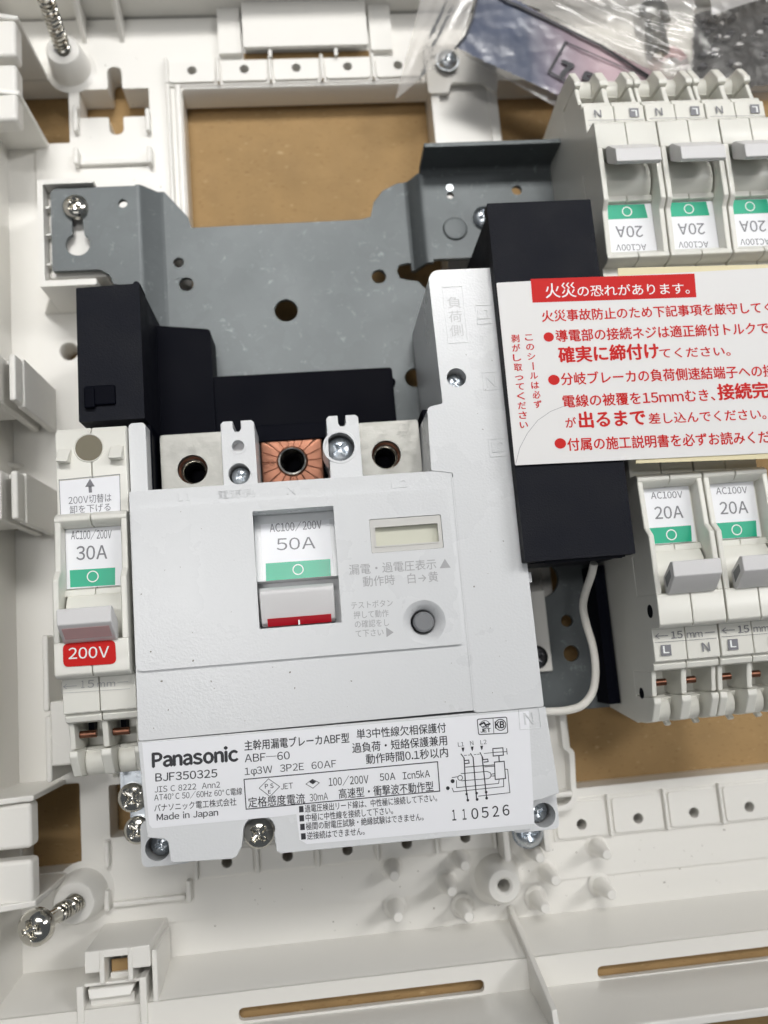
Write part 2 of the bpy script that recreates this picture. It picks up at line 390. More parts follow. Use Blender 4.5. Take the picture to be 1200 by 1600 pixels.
g.emit('tray_floor', 'tray', tray, bevel=.35)
g = G(); g.slab(rnd([(-60.2, -55.4), (150, -55.6), (150, 153.6), (-60.2, 153.6), (-60.2, 143.1), (-52.0, 143.1), (-52.0, 125.5), (-60.2, 125.5), (-60.2, -24.7), (-54.0, -24.7), (-54.0, -43.3), (-60.2, -43.3)], .4), [cross, win_main, win_right, hole_small, *PADH, circ(*at(108, 549, 0), 2.2)], -0.5, 0.05)
g.emit('floor_step', 'tray', tray, bevel=.3)
# outer walls and sloping shelves
g = G(); g.slab(rect(-74, 150, -72.4, -65.4), [rnd([(-21.0, -70.7), (27.6, -70.7), (27.6, -68.3), (-21.0, -68.3)], 1.1), rnd([(50.8, -70.9), (120, -70.9), (120, -68.5), (50.8, -68.5)], 1.1)], 13.6, 15.0)
g.emit('slotted_ledge', 'tray', tray, bevel=.3)
g = G(); g.box(-70, 150, -72.0, -67.0, 11.2, 12.4); g.emit('added_cardboard_strip', 'cardboard', None, label='brown cardboard strip added close under the two long slots of the lower ledge so they show lit', cat='cardboard strip')  # added strip, catches light where the cardboard below would look dark
g = G(); g.yz([(-62.4, -7.6), (-62.5, -0.6), (-63.0, 3), (-65.0, 13.2), (-65.6, 14.6), (-66.4, 15.02), (-67.2, 14.2), (-66.6, 12), (-65.0, -7.6)], -74, 150).emit('lower_wall', 'tray', tray, bevel=.3)
g = G(); g.yz([(-71.1, 14.0), (-72.0, 33.0), (-73.6, 33.0), (-73.0, -7.6), (-72.2, -7.6), (-72.2, 14.0)], -74, 150).emit('outer_rim', 'tray', tray, bevel=.5)
g = G(); g.yz([(159.2, -7.6), (160.6, 15), (162, 15), (162, -7.6)], -74, 150).emit('top_wall', 'tray', tray, bevel=.4)
g = G(); g.xz([(-66.8, -0.6), (-69.5, 36), (-72, 36), (-72, -7.6)], -72, 159.2).emit('left_wall', 'tray', tray, bevel=.4)
# rails with their drilled pads
def rail(y0, y1, holes, yh, sgn, ribs, name):
    g = G(); g.slab(rect(min(holes)-6.2, max(holes)+6.2, y0, y1), [circ(x, yh, 1.2) for x in holes], 0, 0.6)
    g.weld().emit(name, 'tray', tray, bevel=.3)
    me = None
    for x in holes:
        g = G(); g.slab(rect(x-5.6, x+5.6, y0+.55, y1-.55, .8), [circ(x, yh, 1.15)], 0.3, 1.25)
        p = g.weld().emit('drilled_pad', 'tray', tray, bevel=.35)
    for x in ribs:
        g = G(); g.box(x-.4, x+.4, y0+.1, y1+.3, 0.2, 1.9); g.emit('rib', 'tray', tray, bevel=.3)
MT['holeshade'] = mat('hole_bottom', (0.30, 0.29, 0.25), 0.7)
rail(139.5, 146.2, [-21.8, -8.9, 4.0, 16.9, 29.7], 143.2, 1, [-28.2+0.2, -15.4, -2.5, 10.4, 23.3], 'top_rail')
rail(-47.2, -41.0, [-23.4, -10.4, 2.6, 15.6, 28.6], -44.2, -1, [-29.9, -16.9, -3.9, 9.1, 22.1, 35.0], 'bottom_rail')
rail(-47.2, -38.5, [54.9, 67.9, 80.9, 93.9, 106.9], -44.0, -1, [61.4, 74.4, 87.4, 100.4], 'bottom_rail')
g = G(); g.yz([(139.9, .3), (139.0, 0.2), (138.2, -1.4), (137.9, -6.4), (139.6, -6.4), (140.2, -.4)], -24.6, 37.6); g.emit('rail_lip', 'tray', tray, bevel=.35)
# arm (channel between the two windows)
g = G(); g.slab(rect(37.4, 54.2, -40, 147), [rect(39.4, 52.0, -38, 141.5, 1.0)], -7.6, 1.2); g.box(38.5, 53.5, -39, 146, -7.4, -4.0)
g.emit('channel_arm', 'tray', tray, bevel=.4)
g = G(); g.slab(rnd([(36.6, 134.5), (41.9, 134.5), (42.6, 137.2), (50.5, 137.2), (53.9, 134), (54.6, 137), (54.6, 147.8), (36.6, 147.8)], .8), [circ(39.2, 144, 1.2)], 1.2, 2.2)
g.emit('arm_gusset', 'tray', tray, bevel=.4)
# ridge round the main opening, down the left side
g = G(); g.box(-28.4, -27.4, 89, 146.5, 0, 1.6); g.box(-26.2, -24.8, 97, 139.8, -1, 1.1); g.emit('opening_ridge', 'tray', tray, bevel=.4)
# small ribs and bars by the cross-shaped hole and by the lower corner
for (x, ya, yb, z) in ((-50.2, 127.6, 134.4, 2.0), (-33.0, 127.0, 133.0, 2.0), (-50.2, 118.6, 122.8, 2.6), (-32.8, 118.2, 122.6, 2.6), (-48.4, -42.5, -37.2, 2.2), (-48.6, -51.3, -47.0, 2.6), (-31.6, -51.3, -46.8, 2.6)):
    g = G(); g.box(x-.55, x+.55, ya, yb, 0, z); g.emit('rib', 'tray', tray, bevel=.35)
g = G(); g.box(-49.6, -33.2, 118.9, 120.0, 0, 1.3); g.emit('crossbar', 'tray', tray, bevel=.35)
g = G(); g.box(-47.6, -32.4, -50.9, -49.8, 0, 1.6); g.emit('crossbar', 'tray', tray, bevel=.35)
# bracket that carries the steel tab, with a rounded box wall
g = G(); g.slab(rnd([(-55.4, 82.0), (-43.2, 82.0), (-43.2, 83.4), (-54.2, 83.4), (-54.2, 106.0), (-43.2, 106.0), (-43.2, 107.1), (-55.4, 107.1)], .4), [], 0, 15.2)
g.weld().emit('seat_wall', 'tray', tray, bevel=.3)
g = G(); g.box(-54.2, -41.5, 85.4, 105.9, 0, 11.6); g.emit('seat_block', 'tray', tray, bevel=.3)
for y in (100, 93.5, 86.5):
    g = G(); g.box(-54.3, -53.3, y+1.2, y+1.8, 0, 13.4); g.emit('seat_rib', 'tray', tray, bevel=.15)
for ya in (82.0, 106.0):
    g = G(); g.xz([(-55.2, 0), (-55.2, 9), (-59.0, 0)], ya, ya+1.1); g.emit('gusset', 'tray', tray, bevel=.2)
# left side: cross walls, blocks, twin-rib guides
for (ya, yb) in ((142.8, 144.0), (124.4, 125.7), (-25.0, -23.8), (-44.4, -43.1)):
    s_ = 1 if ya > 50 else -1
    g = G(); g.xz([(-57.0, -0.5), (-57.2, 20), (-74, 24), (-74, -0.5)], ya, yb); g.emit('cross_wall', 'tray', tray, bevel=.35)
for (ya, yb) in ((133.9, 142.9), (118.4, 132.0), (-33.6, -25.2), (-44.6, -35.6)):
    g = G(); g.box(-78, -57.7, ya, yb, 15.5, 20.2); g.emit('edge_block', 'tray', tray, bevel=.9, seg=3)
for yc in (58.6, 34.4):
    g = G(); g.box(-58.6, -57.0, yc-5.2, yc+5.2, -0.5, 21); g.emit('guide_cheek', 'tray', tray, bevel=.3)
    g = G(); g.box(-58.8, -57.4, yc-4.9, yc+4.9, 20.8, 25.2); g.emit('guide_rib', 'tray', tray, bevel=.5)
    g = G(); g.box(-62.3, -60.6, yc-4.9, yc+5.3, 0, 25.2); g.emit('guide_rib', 'tray', tray, bevel=.5)
    g = G(); g.box(-74, -57.2, yc+4.2, yc+5.2, -0.5, 20.5); g.emit('guide_end', 'tray', tray, bevel=.3)
    g = G(); g.box(-74, -62.6, yc-4.4, yc+4.2, 9, 22); g.emit('guide_block', 'tray', tray, bevel=.5)
g = G(); g.xz([(-64.5, -.5), (-74, -.5), (-74, 12)], 45.5, 46.6); g.emit('gusset', 'tray', tray, bevel=.3)
# lower left: stops beside the 30 A breaker
g = G(); g.box(-56.6, -55.4, -8.5, 6.8, 0, 15.2); g.box(-56.6, -55.4, -22.5, -9.5, 0, 14.4); g.emit('side_fence', 'tray', tray, bevel=.4)
g = G(); g.box(-55.4, -49.6, -19.4, -6.6, 0, 15.0); g.emit('stop_block', 'tray', tray, bevel=.5)
g = G(); g.lathe([(2.35, 0), (2.35, .12), (2.5, .12), (2.5, 0)], (-52.7, -13.2, 14.95), closed=True); g.emit('ejector_mark', 'tray', tray)
g = G(); g.box(-53.6, -47.8, -22.5, -21.2, 0, 6); g.emit('rib', 'tray', tray, bevel=.5)
# bosses and pins
def boss(x, y, h, r0, r1, rh, hd, name='screw_boss'):
    g = G(); g.lathe([(r0+1.2, 0), (r0, .8), (r1, h-.35), (r1-.35, h), (rh+.5, h), (rh, h-.5), (rh*.85, h-hd), (0.001, h-hd)], (x, y, 0), n=40)
    return g.weld().emit(name, 'tray', tray, smooth=True)
boss(-51.1, 144.9, 7.5, 4.9, 4.0, 1.5, 4)
boss(-53.7, -47.5, 8.0, 5.2, 4.3, 1.5, 4)
boss(34.8, -53.1, 8.5, 4.9, 3.6, 1.35, 8)
for (x, y) in ((27.0, -48.4), (23.7, -53.2), (26.8, -58.6), (43.2, -48.4), (46.0, -53.3), (43.2, -58.6), (57.8, -49.2), (57.8, -57.4), (11.9, -48.9), (12.0, -57.1)):
    g = G(); g.lathe([(2.6, 0), (1.9, .6), (1.1, 7.7), (.9, 8.0), (0.001, 8.0)], (x, y, 0), n=20); g.weld().emit('locating_pin', 'tray', tray, smooth=True)
# ribs across the bottom and top channels
g = G(); g.yz([(-59.5, 0), (-60.6, 3.2), (-68.4, 32.0), (-72.4, 33), (-71.4, 14.8), (-65.4, 14.8), (-62.6, -.5), (-60, -.5)], 36.7, 37.9); g.emit('divider_rib', 'tray', tray, bevel=.3)
for x in (-47.8, -38.6):
    g = G(); g.yz([(152.0, 0), (160, 14.5), (160, -.5), (152, -.5)], x-.6, x+.6); g.emit('divider_rib', 'tray', tray, bevel=.35)
for xa, xb in ((-14.8, -9.2), (23.2, 28.8)):
    g = G(); g.slab(rect(xa, xb, 147.2, 165), [], 0, 1.8); g.emit('channel_side', 'tray', tray, bevel=.5)
g = G(); g.slab(rect(-8.6, 22.4, 147.6, 165, .3), [], 2.2, 3.4); g.box(-2.6, -1.8, 145.5, 147.8, 1.8, 2.6); g.box(13.8, 14.6, 145.5, 147.8, 1.8, 2.6); g.weld().emit('knock_out_flap', 'tray', tray, bevel=.2)
g = G(); g.box(-8.9, 22.8, 146.5, 148.3, 0.06, .16); g.emit('flap_gap', MT['cardboard'], tray)
g = G(); g.cyl((*at(267, 1420, 0), -.46), 3.0, .12); g.emit('ejector_mark', 'tray', tray, bevel=.05)
# latch housing at the lower left corner
g = G(); g.loft([(-49.6, -54.2, 0), (-36.6, -54.2, 0), (-36.6, -60, 0), (-49.6, -60, 0)], [(-49.8, -54.8, 15), (-37.4, -54.8, 15), (-37.4, -56.2, 15), (-49.8, -56.2, 15)]); g.box(-37.3, -36.2, -72, -56, 0, 14.6); g.emit('latch_housing', 'tray', tray, bevel=.3)
g = G(); g.box(-49.9, -46.4, -58.8, -54.85, 9, 15.2); g.box(-40.8, -37.35, -58.8, -54.85, 9, 15.2); g.box(-46.7, -40.7, -56.3, -54.86, 8.8, 15.15); g.emit('latch_face', 'tray', tray, bevel=.2)
for x in (-46.6, -41.2):
    g = G(); g.yz([(-54.84, 15.3), (-60.8, 15.6), (-61.4, 13.5), (-61.2, 2), (-54.9, 2)], x-.5, x+.5); g.emit('latch_rib', 'tray', tray, bevel=.3)
g = G(); g.box(-45.6, -41.8, -60.2, -57.8, 11.5, 11.8); g.emit('latch_opening', MT['cardboard'], tray)
g = G(); g.box(-45.8, -41.6, -61.4, -60.0, 8, 12.5); g.emit('latch_tongue', 'tray', tray, bevel=.3)
g = G(); g.box(-51.6, -50.2, -75, -60.9, 2, 15.4); g.box(-39.6, -38.2, -75, -60.4, 2, 15.8); g.box(-51.5, -38.3, -61.65, -60.95, 4, 14.2); g.emit('latch_frame', 'tray', tray, bevel=.3)
g = G(); g.loft([(-49.6, -61.8, 14.8), (-40.6, -61.8, 14.8), (-41.4, -63.6, 15.2), (-49.2, -63.6, 15.2)], [(-49.6, -61.8, 10), (-40.6, -61.8, 10), (-41.4, -63.6, 10), (-49.2, -63.6, 10)]); g.emit('latch_lip', 'tray', tray, bevel=.25)
g = G(); g.slab(rect(-49.3, -41.0, -80, -63.4), [rect(-46.8, -43.6, -78, -65.2, .3)], 12.0, 13.6); g.box(-47.0, -43.4, -78, -65.0, 9.5, 10.5); g.emit('latch_arm', 'tray', tray, bevel=.25)

# ================================================================== steel mounting plate
plate = thing('mounting_plate', 'grey galvanised steel mounting plate with punched holes behind the white main breaker', 'mounting plate', (0, 50, 2))
P10 = lambda *p: [at(*q, 10) for q in p]
hole = lambda x, y, z, r: circ(*at(x, y, z), r)
g = G()
outl = [(-31.3, 106.2)] + [(-28.6, 106.2), (-23.4, 99.6), (-22.8, 97.0), (16.0, 97.3), (18.6, 97.9), (19.6, 101.5), (21.8, 104.2), (25.6, 106.1), (28.2, 106.1), (28.2, 85.5),
        (26.3, 86.0), (24.2, 85.6), (23.6, 84.2), (24.2, 82.4), (25.6, 82.0), (28.4, 81.4), (30.6, 78.6), (31.4, 76), (31.6, 20), (62.5, 20), (62.5, -18.3), (-20, -18.3), (-20, 40), (-41.5, 40), (-41.5, 78), (-38.3, 80), (-38.0, 84.2), (-31.3, 84.2)]
g.slab(outl, [hole(279, 410, 10, 1.15), hole(291, 444, 10, 1.6), hole(447, 485, 10, 2.65), hole(592, 432, 10, 1.65), hole(648, 590, 10, 2.2), hole(886, 970, 10, 1.3), hole(893, 1021, 10, 1.75), hole(845, 905, 10, 4.0)], 8.8, 10)
g.weld().emit('plate_sheet', 'steel', plate, bevel=.2)
g = G(); g.slab(rnd([(-52.9, 86.0), (-42.7, 86.0), (-40.6, 84.6), (-40.0, 82.5), (-38.4, 82.2), (-34.2, 82.2), (-34.2, 105.6), (-52.0, 105.6), (-52.9, 104.8)], .5),
              [circ(-37.2, 101.4, 1.0), [(-47.3+math.cos(t)*2.65, 92.1+math.sin(t)*2.65) for t in [math.radians(a) for a in range(-245, 66, 15)]]+[(-46.3, 101.0), (-47.3, 101.5), (-48.3, 101.0)]], 12.9, 14.0)
g.weld().emit('left_tab', 'steel', plate, bevel=.2)
g = G(); g.xz([(-34.4, 12.9), (-34.4, 14.0), (-33.6, 14.02), (-33.0, 13.7), (-29.6, 10.3), (-28.8, 10.02), (-28.8, 8.9), (-30, 8.9), (-33.4, 12.7)], 60, 105.9); g.emit('left_bend', 'steel', plate, bevel=.15)
g = G(); g.xz([(27.0, 8.8), (27.0, 10.02), (27.8, 10.3), (29.8, 13.6), (30.5, 14.02), (31.8, 14.02), (31.8, 12.9), (30.4, 12.7), (28.2, 8.8)], 84.0, 106.2); g.emit('right_bend', 'steel', plate, bevel=.2)
g = G(); g.slab(rect(31.6, 63, 84.8, 105.8, .1), [circ(37.1, 100.2, .78), circ(52.9, 100.9, 1.2)], 12.8, 14.0); g.weld().emit('right_shelf', 'steel', plate, bevel=.2)
g = G(); g.yz([(105.6, 12.8), (105.6, 14.0), (106.3, 14.5), (106.6, 15.4), (106.6, 23.4), (107.7, 23.4), (107.7, 14), (107.0, 12.8)], 30.4, 63); g.emit('turned_up_flange', 'steel', plate, bevel=.2)
g = G(); g.box(62.6, 103, -6, 103, 3.6, 5.8); g.emit('breaker_support', 'steel', plate, bevel=.2)
g = G(); g.lathe([(2.9, 0), (2.6, .5), (2.1, .62), (0.001, .5)], (37.4, 91.9, 13.95), n=32); g.weld().emit('pressed_dimple', 'steel', plate, smooth=True)
g = G(); g.cyl((37.1, 102.1, 13.9), .95, .35, n=20); g.emit('rivet', 'zinc', plate, bevel=.15)
g = G(); screw_head(g, 44.4, 94.2, 14.5, 2.6, 1.3, .5); g.emit('fixing_screw', 'zinc', plate, smooth=True)
g = G(); screw_head(g, -47.4, 100.7, 14.4, 2.75, 1.7, .8, washer=0); g.emit('fixing_screw', 'chrome', plate, smooth=True)
g = G(); g.box(-18, 18, 79, 83.4, 9.9, 10.03); g.bm.clear(); g.slab(rect(-39.8, -33.2, -24.8, -17.0, .6), [], 20, 21.2); g.slab(rect(-39.0, -32.4, -32.9, -25.2, .8), [], 19.4, 20.6); g.box(-40.6, -39.9, -27.5, -17, 10, 20.8)
g.weld().emit('lower_foot', 'zinc', plate, bevel=.25)
q1 = at(208, 1245, 21.3); q2 = at(216, 1296, 20.7)
g = G(); screw_head(g, q1[0], q1[1], 21.7, 2.75, 1.3, .75, cross=.7); g.emit('fixing_screw', 'darkzinc' if 'darkzinc' in MT else 'chrome', plate, smooth=True)
g = G(); screw_head(g, q2[0], q2[1], 21.1, 2.6, 1.3, .75, cross=.7); g.emit('fixing_screw', 'chrome', plate, smooth=True)
# pale strip under the bay at the right of the main breaker
g = G(); g.box(40, 49.6, -9.5, 8, 10.05, 11.2); g.emit('pale_strip', 'tray', plate, bevel=.2)
g = G(); screw_head(g, *at(838, 1027, 11.4), 11.3, 2.5, 1.0, .7); g.emit('fixing_screw', 'darkmetal', plate, smooth=True)

# ================================================================== long captive screws
def long_screw(label, base, tip, r, L0, head):
    """shank from base (in the boss) to tip, both board points in mm"""
    t = thing('long_screw', label, 'screw', base, 'long loose screws standing in the corner bosses')
    a, b = Vector(base), Vector(tip); d = (b-a); L = d.length; d.normalize()
    M = d.to_track_quat('Z', 'Y').to_matrix()
    g = G(); g.lathe([(0.001, 0), (r*.95, 0), (r*.95, L), (0.001, L)], a, M=M, n=24); g.weld().emit('shank', 'chrome', t, smooth=True)
    g = G(); pts = []; n = 26; turns = L0/1.25
    for i in range(int(turns*n)):
        ang = 2*math.pi*i/n; z = 0.3+1.25*i/n; p = M @ Vector((math.cos(ang)*r, math.sin(ang)*r, z)); pts.append(tuple(a+p))
    g.tube(pts, 0.34, n=6); g.emit('thread', 'chrome', t, smooth=True)
    if head:
        g = G(); hb = b
        g.lathe([(0.001, -1.6), (r, -1.5), (r*1.5, -.6), (head*.85, -.2), (head, 0.0)], hb, M=M, n=40)
        screw_head(g, hb.x, hb.y, hb.z, head, head*.72, .5, cross=.55, tilt=M); g.weld(0.001).emit('head', 'chrome', t, smooth=True)
    return t
b1 = at(98, 76, 6); e1 = at(44, -85, 34)
long_screw('long silver screw leaning out of the top left boss, its head outside the picture', (*b1, 6), (*e1, 34), 1.6, 15, 4.0)
b2 = at(126, 1407, 6.5); e2 = at(57, 1448, 24)
long_screw('long silver screw with a big round cross-slot head leaning out of the bottom left boss', (*b2, 6.5), (*e2, 24), 1.45, 9.5, 3.3)
# loose fixing screws of the tray
def tray_screw(x, y, z, r, mtl, label, rot=.4):
    t = G(); screw_head(t, x, y, z, r, r*.55, rot, washer=.35); return t.emit('pan_head_screw', mtl, None, smooth=True, label=label, cat='screw', group='pan head screws fixing the tray arms')
tray_screw(*at(699, 93, 4), 4, 2.6, 'zinc', 'silver pan head screw on the white arm beside the plastic bag', .9)
tray_screw(*at(825, 1300, 8), 8, 3.1, 'zinc', 'silver pan head screw just below the right corner of the main breaker', .1)
g = G(); g.box(35.6, 37.0, -48.5, -37, 0, 8); g.box(44.4, 45.8, -47.4, -30, 0, 8); g.box(45.4, 52.5, -37, -35.8, 0, 6); g.emit('screw_guard', 'tray', tray, bevel=.4)
g = G(); o_ = [(40, -15), (52.6, -15), (52.6, -26.4), (53.9, -27.4), (53.2, -38.2), (51.2, -39.8), (46, -39.8), (46, -36), (40, -36)]; g.slab(rnd(o_, .8), [rnd([(41, -16), (51.5, -16), (51.5, -26.8), (52.7, -27.8), (52.1, -37.6), (50.8, -38.6), (47, -38.6), (47, -35), (41, -35)], .5)], 0, 5.5); g.slab(rnd(o_, .8), [], -1, 1.6); g.emit('arm_side', 'tray', tray, bevel=.35)

# ================================================================== main breaker
mb = thing('main_breaker', 'wide white main breaker with 50A switch, grey test button and printed nameplate', 'breaker', (0, -2, 5))
sw_hole = rect(-10.6, 4.0, 3.8, 24.9, .25); lcd_hole = rect(10.3, 23.5, 15.7, 21.9, .3); bt = (18.7, 2.7)
g = G(); g.box(-32.2, 27.0, -13.0, 29.4, 8, 35.4)
g.slab(rect(-32.4, 26.4, -13.6, 30.2, .6), [rect(-10.9, 4.3, 3.3, 25.2), rect(10.1, 23.7, 15.5, 22.1), circ(*bt, 4.2)], 35.5, 41.8)
g.weld().emit('housing', 'abs', mb, bevel=.35)
g = G(); g.slab(rnd([(-32.2, -1.8), (25.3, -1.8), (25.2, 26.8), (-32.0, 26.8)], [1.2, .5, .9, .9]), [sw_hole, lcd_hole, circ(*bt, 3.9, 40)], 41.5, 42.5)
g.weld().emit('front_panel', 'abs', mb, bevel=.28)
# right hand column
col = [(26.5, -14.0), (38.9, -14.0), (38.2, 69.4), (26.6, 69.4), (25.5, 68.0), (25.9, 42.9), (22.9, 42.4), (22.6, 30.3), (26.5, 29.6)]
g = G(); g.slab(rnd(col, [.2, .4, .6, .9, .6, .4, .9, .3, .2]), [circ(29.0, 47.8, 1.85)], 12, 42.0)
g.weld().emit('side_column', 'abs', mb, bevel=.4)
g = G(); g.cyl((29.0, 47.8, 30), 1.85, 6); g.emit('screw_well', 'abs', mb)
g = G(); screw_head(g, 29.15, 47.5, 39.2, 1.65, .7, .4); g.emit('cover_screw', 'zinc', mb, smooth=True)
g = G(); g.slab(rect(26.2, 26.7, -13.8, 28.8), [], 41.7, 41.95); g.emit('seam', 'abs', mb)
# nameplate flank with the screw notches
np_ = [(-32.6, -13.7), (39.3, -14.1), (40.1, -29.2), (38.7, -29.5)]
cx, cy = at(841, 1267, 41)
np_ += [(cx+2.0*math.cos(math.radians(a)), cy+2.0*math.sin(math.radians(a))) for a in range(75, 181, 15)]
np_ += [at(829, 1296, 41.5), at(439, 1333.5, 41.5), at(432, 1330, 41.5), at(428, 1301, 41.5)]
ax_, ay_ = at(405, 1300, 41.5)
np_ += [(ax_+2.75*math.cos(math.radians(a)), ay_+2.75*math.sin(math.radians(a))) for a in range(0, 181, 15)]
np_ += [at(378, 1322, 41.5), at(370, 1338, 41.5), at(362, 1342, 41.5), at(271, 1348, 41.5), at(266, 1345, 41.5), at(263, 1316, 41.5), at(257, 1311, 41.5), at(230, 1309, 41.5)]
g = G(); g.slab(np_, [], 38.8, 41.6); g.weld().emit('nameplate_flank', 'abs', mb, bevel=.3)
g = G(); g.box(-31.5, 38.2, -29.5, -14, 8, 38.6); g.box(-11.5-1.2, 35, -33, -29.5, 10, 38.6) if False else None
g.emit('lower_housing', 'abs', mb, bevel=.3)
NZ = 41.63
g = G(); g.quad([(222, 1161), (826, 1111), (835, 1287), (480, 1319), (468, 1312), (463, 1272), (432, 1276), (238, 1294), (233, 1288)], NZ)
npl = g.emit('nameplate', 'label', mb, flat=True)
NT = NZ+.03
t = G()
t.text('Panasonic', (237.3, 1199), (372.8, 1188.5), 20.5, NT, bold=.045)
for st, a, b, h, bo in [
    ('BJF350325', (242.8, 1221), (339.8, 1214), 11.5, .012), ('JIS C 8222  Ann2', (241.7, 1238.3), (344, 1230.3), 8.5, 0), ('AT40°C 50/60Hz 60°C電線', (241.2, 1251.8), (378.6, 1241.6), 10, .004),
    ('パナソニック電工株式会社', (241.2, 1268.7), (369.5, 1258.3), 10.5, .006), ('Made in Japan', (245, 1282), (341, 1274), 9, .012), ('主幹用漏電ブレーカABF型', (382, 1173), (546.2, 1160.3), 14, .014),
    ('ABF─60', (382.5, 1191), (453, 1186), 11.5, .004), ('1φ3W  3P2E  60AF', (382.5, 1211), (525.6, 1198.4), 10.5, 0), ('単3中性線欠相保護付', (557.5, 1155), (697.3, 1144.2), 14, .01),
    ('過負荷・短絡保護兼用', (550.6, 1176.7), (699, 1164), 14, .01), ('動作時間0.1秒以内', (572.2, 1194), (700.5, 1182.6), 14, .01), ('JET', (438.9, 1233.6), (458, 1231.8), 8.5, 0),
    ('100/200V', (513.7, 1228), (576, 1223.4), 11.5, .006), ('50A', (593.7, 1220), (618, 1218), 10.5, .006), ('Icn5kA', (629.7, 1217.8), (672, 1214.0), 10.5, .006),
    ('定格感度電流', (388, 1262), (476.8, 1255.2), 14, .008), ('30mA', (484.3, 1252), (512.6, 1249.2), 10.5, 0), ('高速型・衝撃波不動作型', (529.8, 1248.2), (677.8, 1236), 14, .008),
    ('■過電圧検出リード線は、中性極に接続して下さい。', (467.6, 1270.3), (683.2, 1252), 10.5, .008), ('■中極に中性線を接続して下さい。', (468.2, 1284.5), (614.3, 1272), 10.5, .008),
    ('■極間の耐電圧試験・絶縁試験はできません。', (469.3, 1298), (662, 1281.7), 10.5, .008), ('■逆接続はできません。', (470.8, 1312.8), (570, 1304.3), 10.5, .008)]:
    t.text(st, a, b, h, NT, bold=bo)
for ch, (a, b) in zip('110526', [((707, 1282), (713, 1281.5)), ((723, 1280.8), (729, 1280.3)), ((737, 1279.8), (748, 1278.9)), ((753, 1278), (764, 1277)), ((770, 1276.3), (780, 1275.4)), ((786, 1274.5), (796.5, 1273.4))]):
    t.text(ch, a, b, 15.5, NT, bold=.01)
t.line([(381.4, 1217.8), (683.6, 1190.2), (687, 1236), (384.7, 1264.3)], .17, NT, closed=True)
t.line([(405, 1231.5), (419.5, 1216.8), (437, 1229), (421.8, 1244.5)], .1, NT, closed=True)
t.text('P', (414, 1232), (419, 1231.6), 6.5, NT, .02); t.text('S', (422.5, 1231.5), (427.5, 1231), 6.5, NT, .02); t.text('E', (419, 1240), (423.3, 1239.6), 5, NT, .02)
t.line([(478, 1225), (488, 1217.5), (499, 1223), (489, 1231.5)], .09, NT, closed=True)
t.quad([(483, 1222), (488, 1218), (494, 1221.3), (489, 1225.5)], NT)
# approval mark box
t.line(rnd([(745.5, 1123.8), (791.6, 1120.3), (793.4, 1145.3), (747.8, 1147.8)], 3), .15, NT, closed=True); t.line([(770.2, 1122), (771.6, 1146.4)], .1, NT)
cc = at(757.5, 1131.5, NT); t.ring(cc, .78, .12, NT, sq=.8); t.line([(750, 1132), (756, 1129), (759, 1133), (765, 1131)], .3, NT); t.line([(753, 1136), (758, 1134.5), (763, 1136)], .15, NT)
t.text('JET', (750.5, 1144.5), (767, 1143.4), 5.5, NT, .04)
cc = at(782, 1132.5, NT); t.ring(cc, .95, .16, NT, sq=1.0); t.text('KB', (773.5, 1138), (788.5, 1137), 10, NT, .05)
# wiring diagram (z5 crop pixels)
D = lambda pts: [(690+x/6.4, 1090+y/6.4) for x, y in pts]
for pts, w in [([(225, 610), (238, 860), (262, 1030)], .2), ([(315, 600), (350, 1020)], .2), ([(405, 590), (450, 1005)], .2), ([(195, 565), (222, 600), (225, 630), (270, 625), (275, 655), (235, 660)], .17),
               ([(290, 560), (315, 600)], .17), ([(385, 550), (410, 600), (415, 620), (460, 615), (465, 640), (425, 645)], .17), ([(225, 578), (250, 576)], .1), ([(265, 575), (285, 573)], .1), ([(325, 570), (345, 568)], .1), ([(358, 567), (378, 565)], .1),
               ([(425, 558), (512, 550)], .1), ([(512, 510), (612, 502), (618, 575), (516, 584), (512, 510)], .17), ([(512, 548), (650, 540)], .12), ([(650, 510), (655, 565)], .12), ([(572, 580), (576, 640)], .2),
               ([(528, 645), (625, 636), (640, 808), (536, 818), (528, 645)], .17), ([(240, 695), (530, 672)], .14), ([(430, 692), (530, 685)], .14), ([(195, 760), (455, 738)], .12), ([(200, 832), (465, 810)], .12),
               ([(455, 738), (485, 750), (495, 775), (485, 800), (465, 810)], .12), ([(495, 765), (535, 760)], .12), ([(495, 785), (535, 782)], .12), ([(640, 715), (660, 718), (683, 950), (370, 985)], .12), ([(620, 812), (620, 890), (120, 942), (105, 905)], .12),
               ([(575, 820), (570, 858), (150, 900), (148, 830)], .12), ([(105, 800), (165, 790)], .12)]:
    t.line(D(pts), w, NT)
for (x, y), r in (((250, 965), .22), ((262, 1025), .24), ((350, 955), .24), ((355, 1018), .25), ((445, 945), .24), ((450, 1005), .25), ((110, 835), .36), ((62, 905), .33)):
    t.disc(at(690+x/6.4, 1090+y/6.4, NT), r, NT, 12)
t.ring(at(690+185/6.4, 1090+802/6.4, NT), .42, .13, NT, 16)
for s_, x, y in (('L1', 165, 490), ('N', 288, 478), ('L2', 390, 468)):
    t.text(s_, (690+x/6.4, 1090+y/6.4), (690+(x+(60 if len(s_) > 1 else 32))/6.4, 1090+(y-5)/6.4), 6.4, NT, .0)
for x, y in ((213, 500), (305, 490), (400, 482)):
    t.quad(D([(x-14, y), (x+14, y-2), (x+10, y+26), (x+2, y+45), (x-8, y+26)]), NT)
t.emit('printed_lettering', 'ink', npl, flat=True)
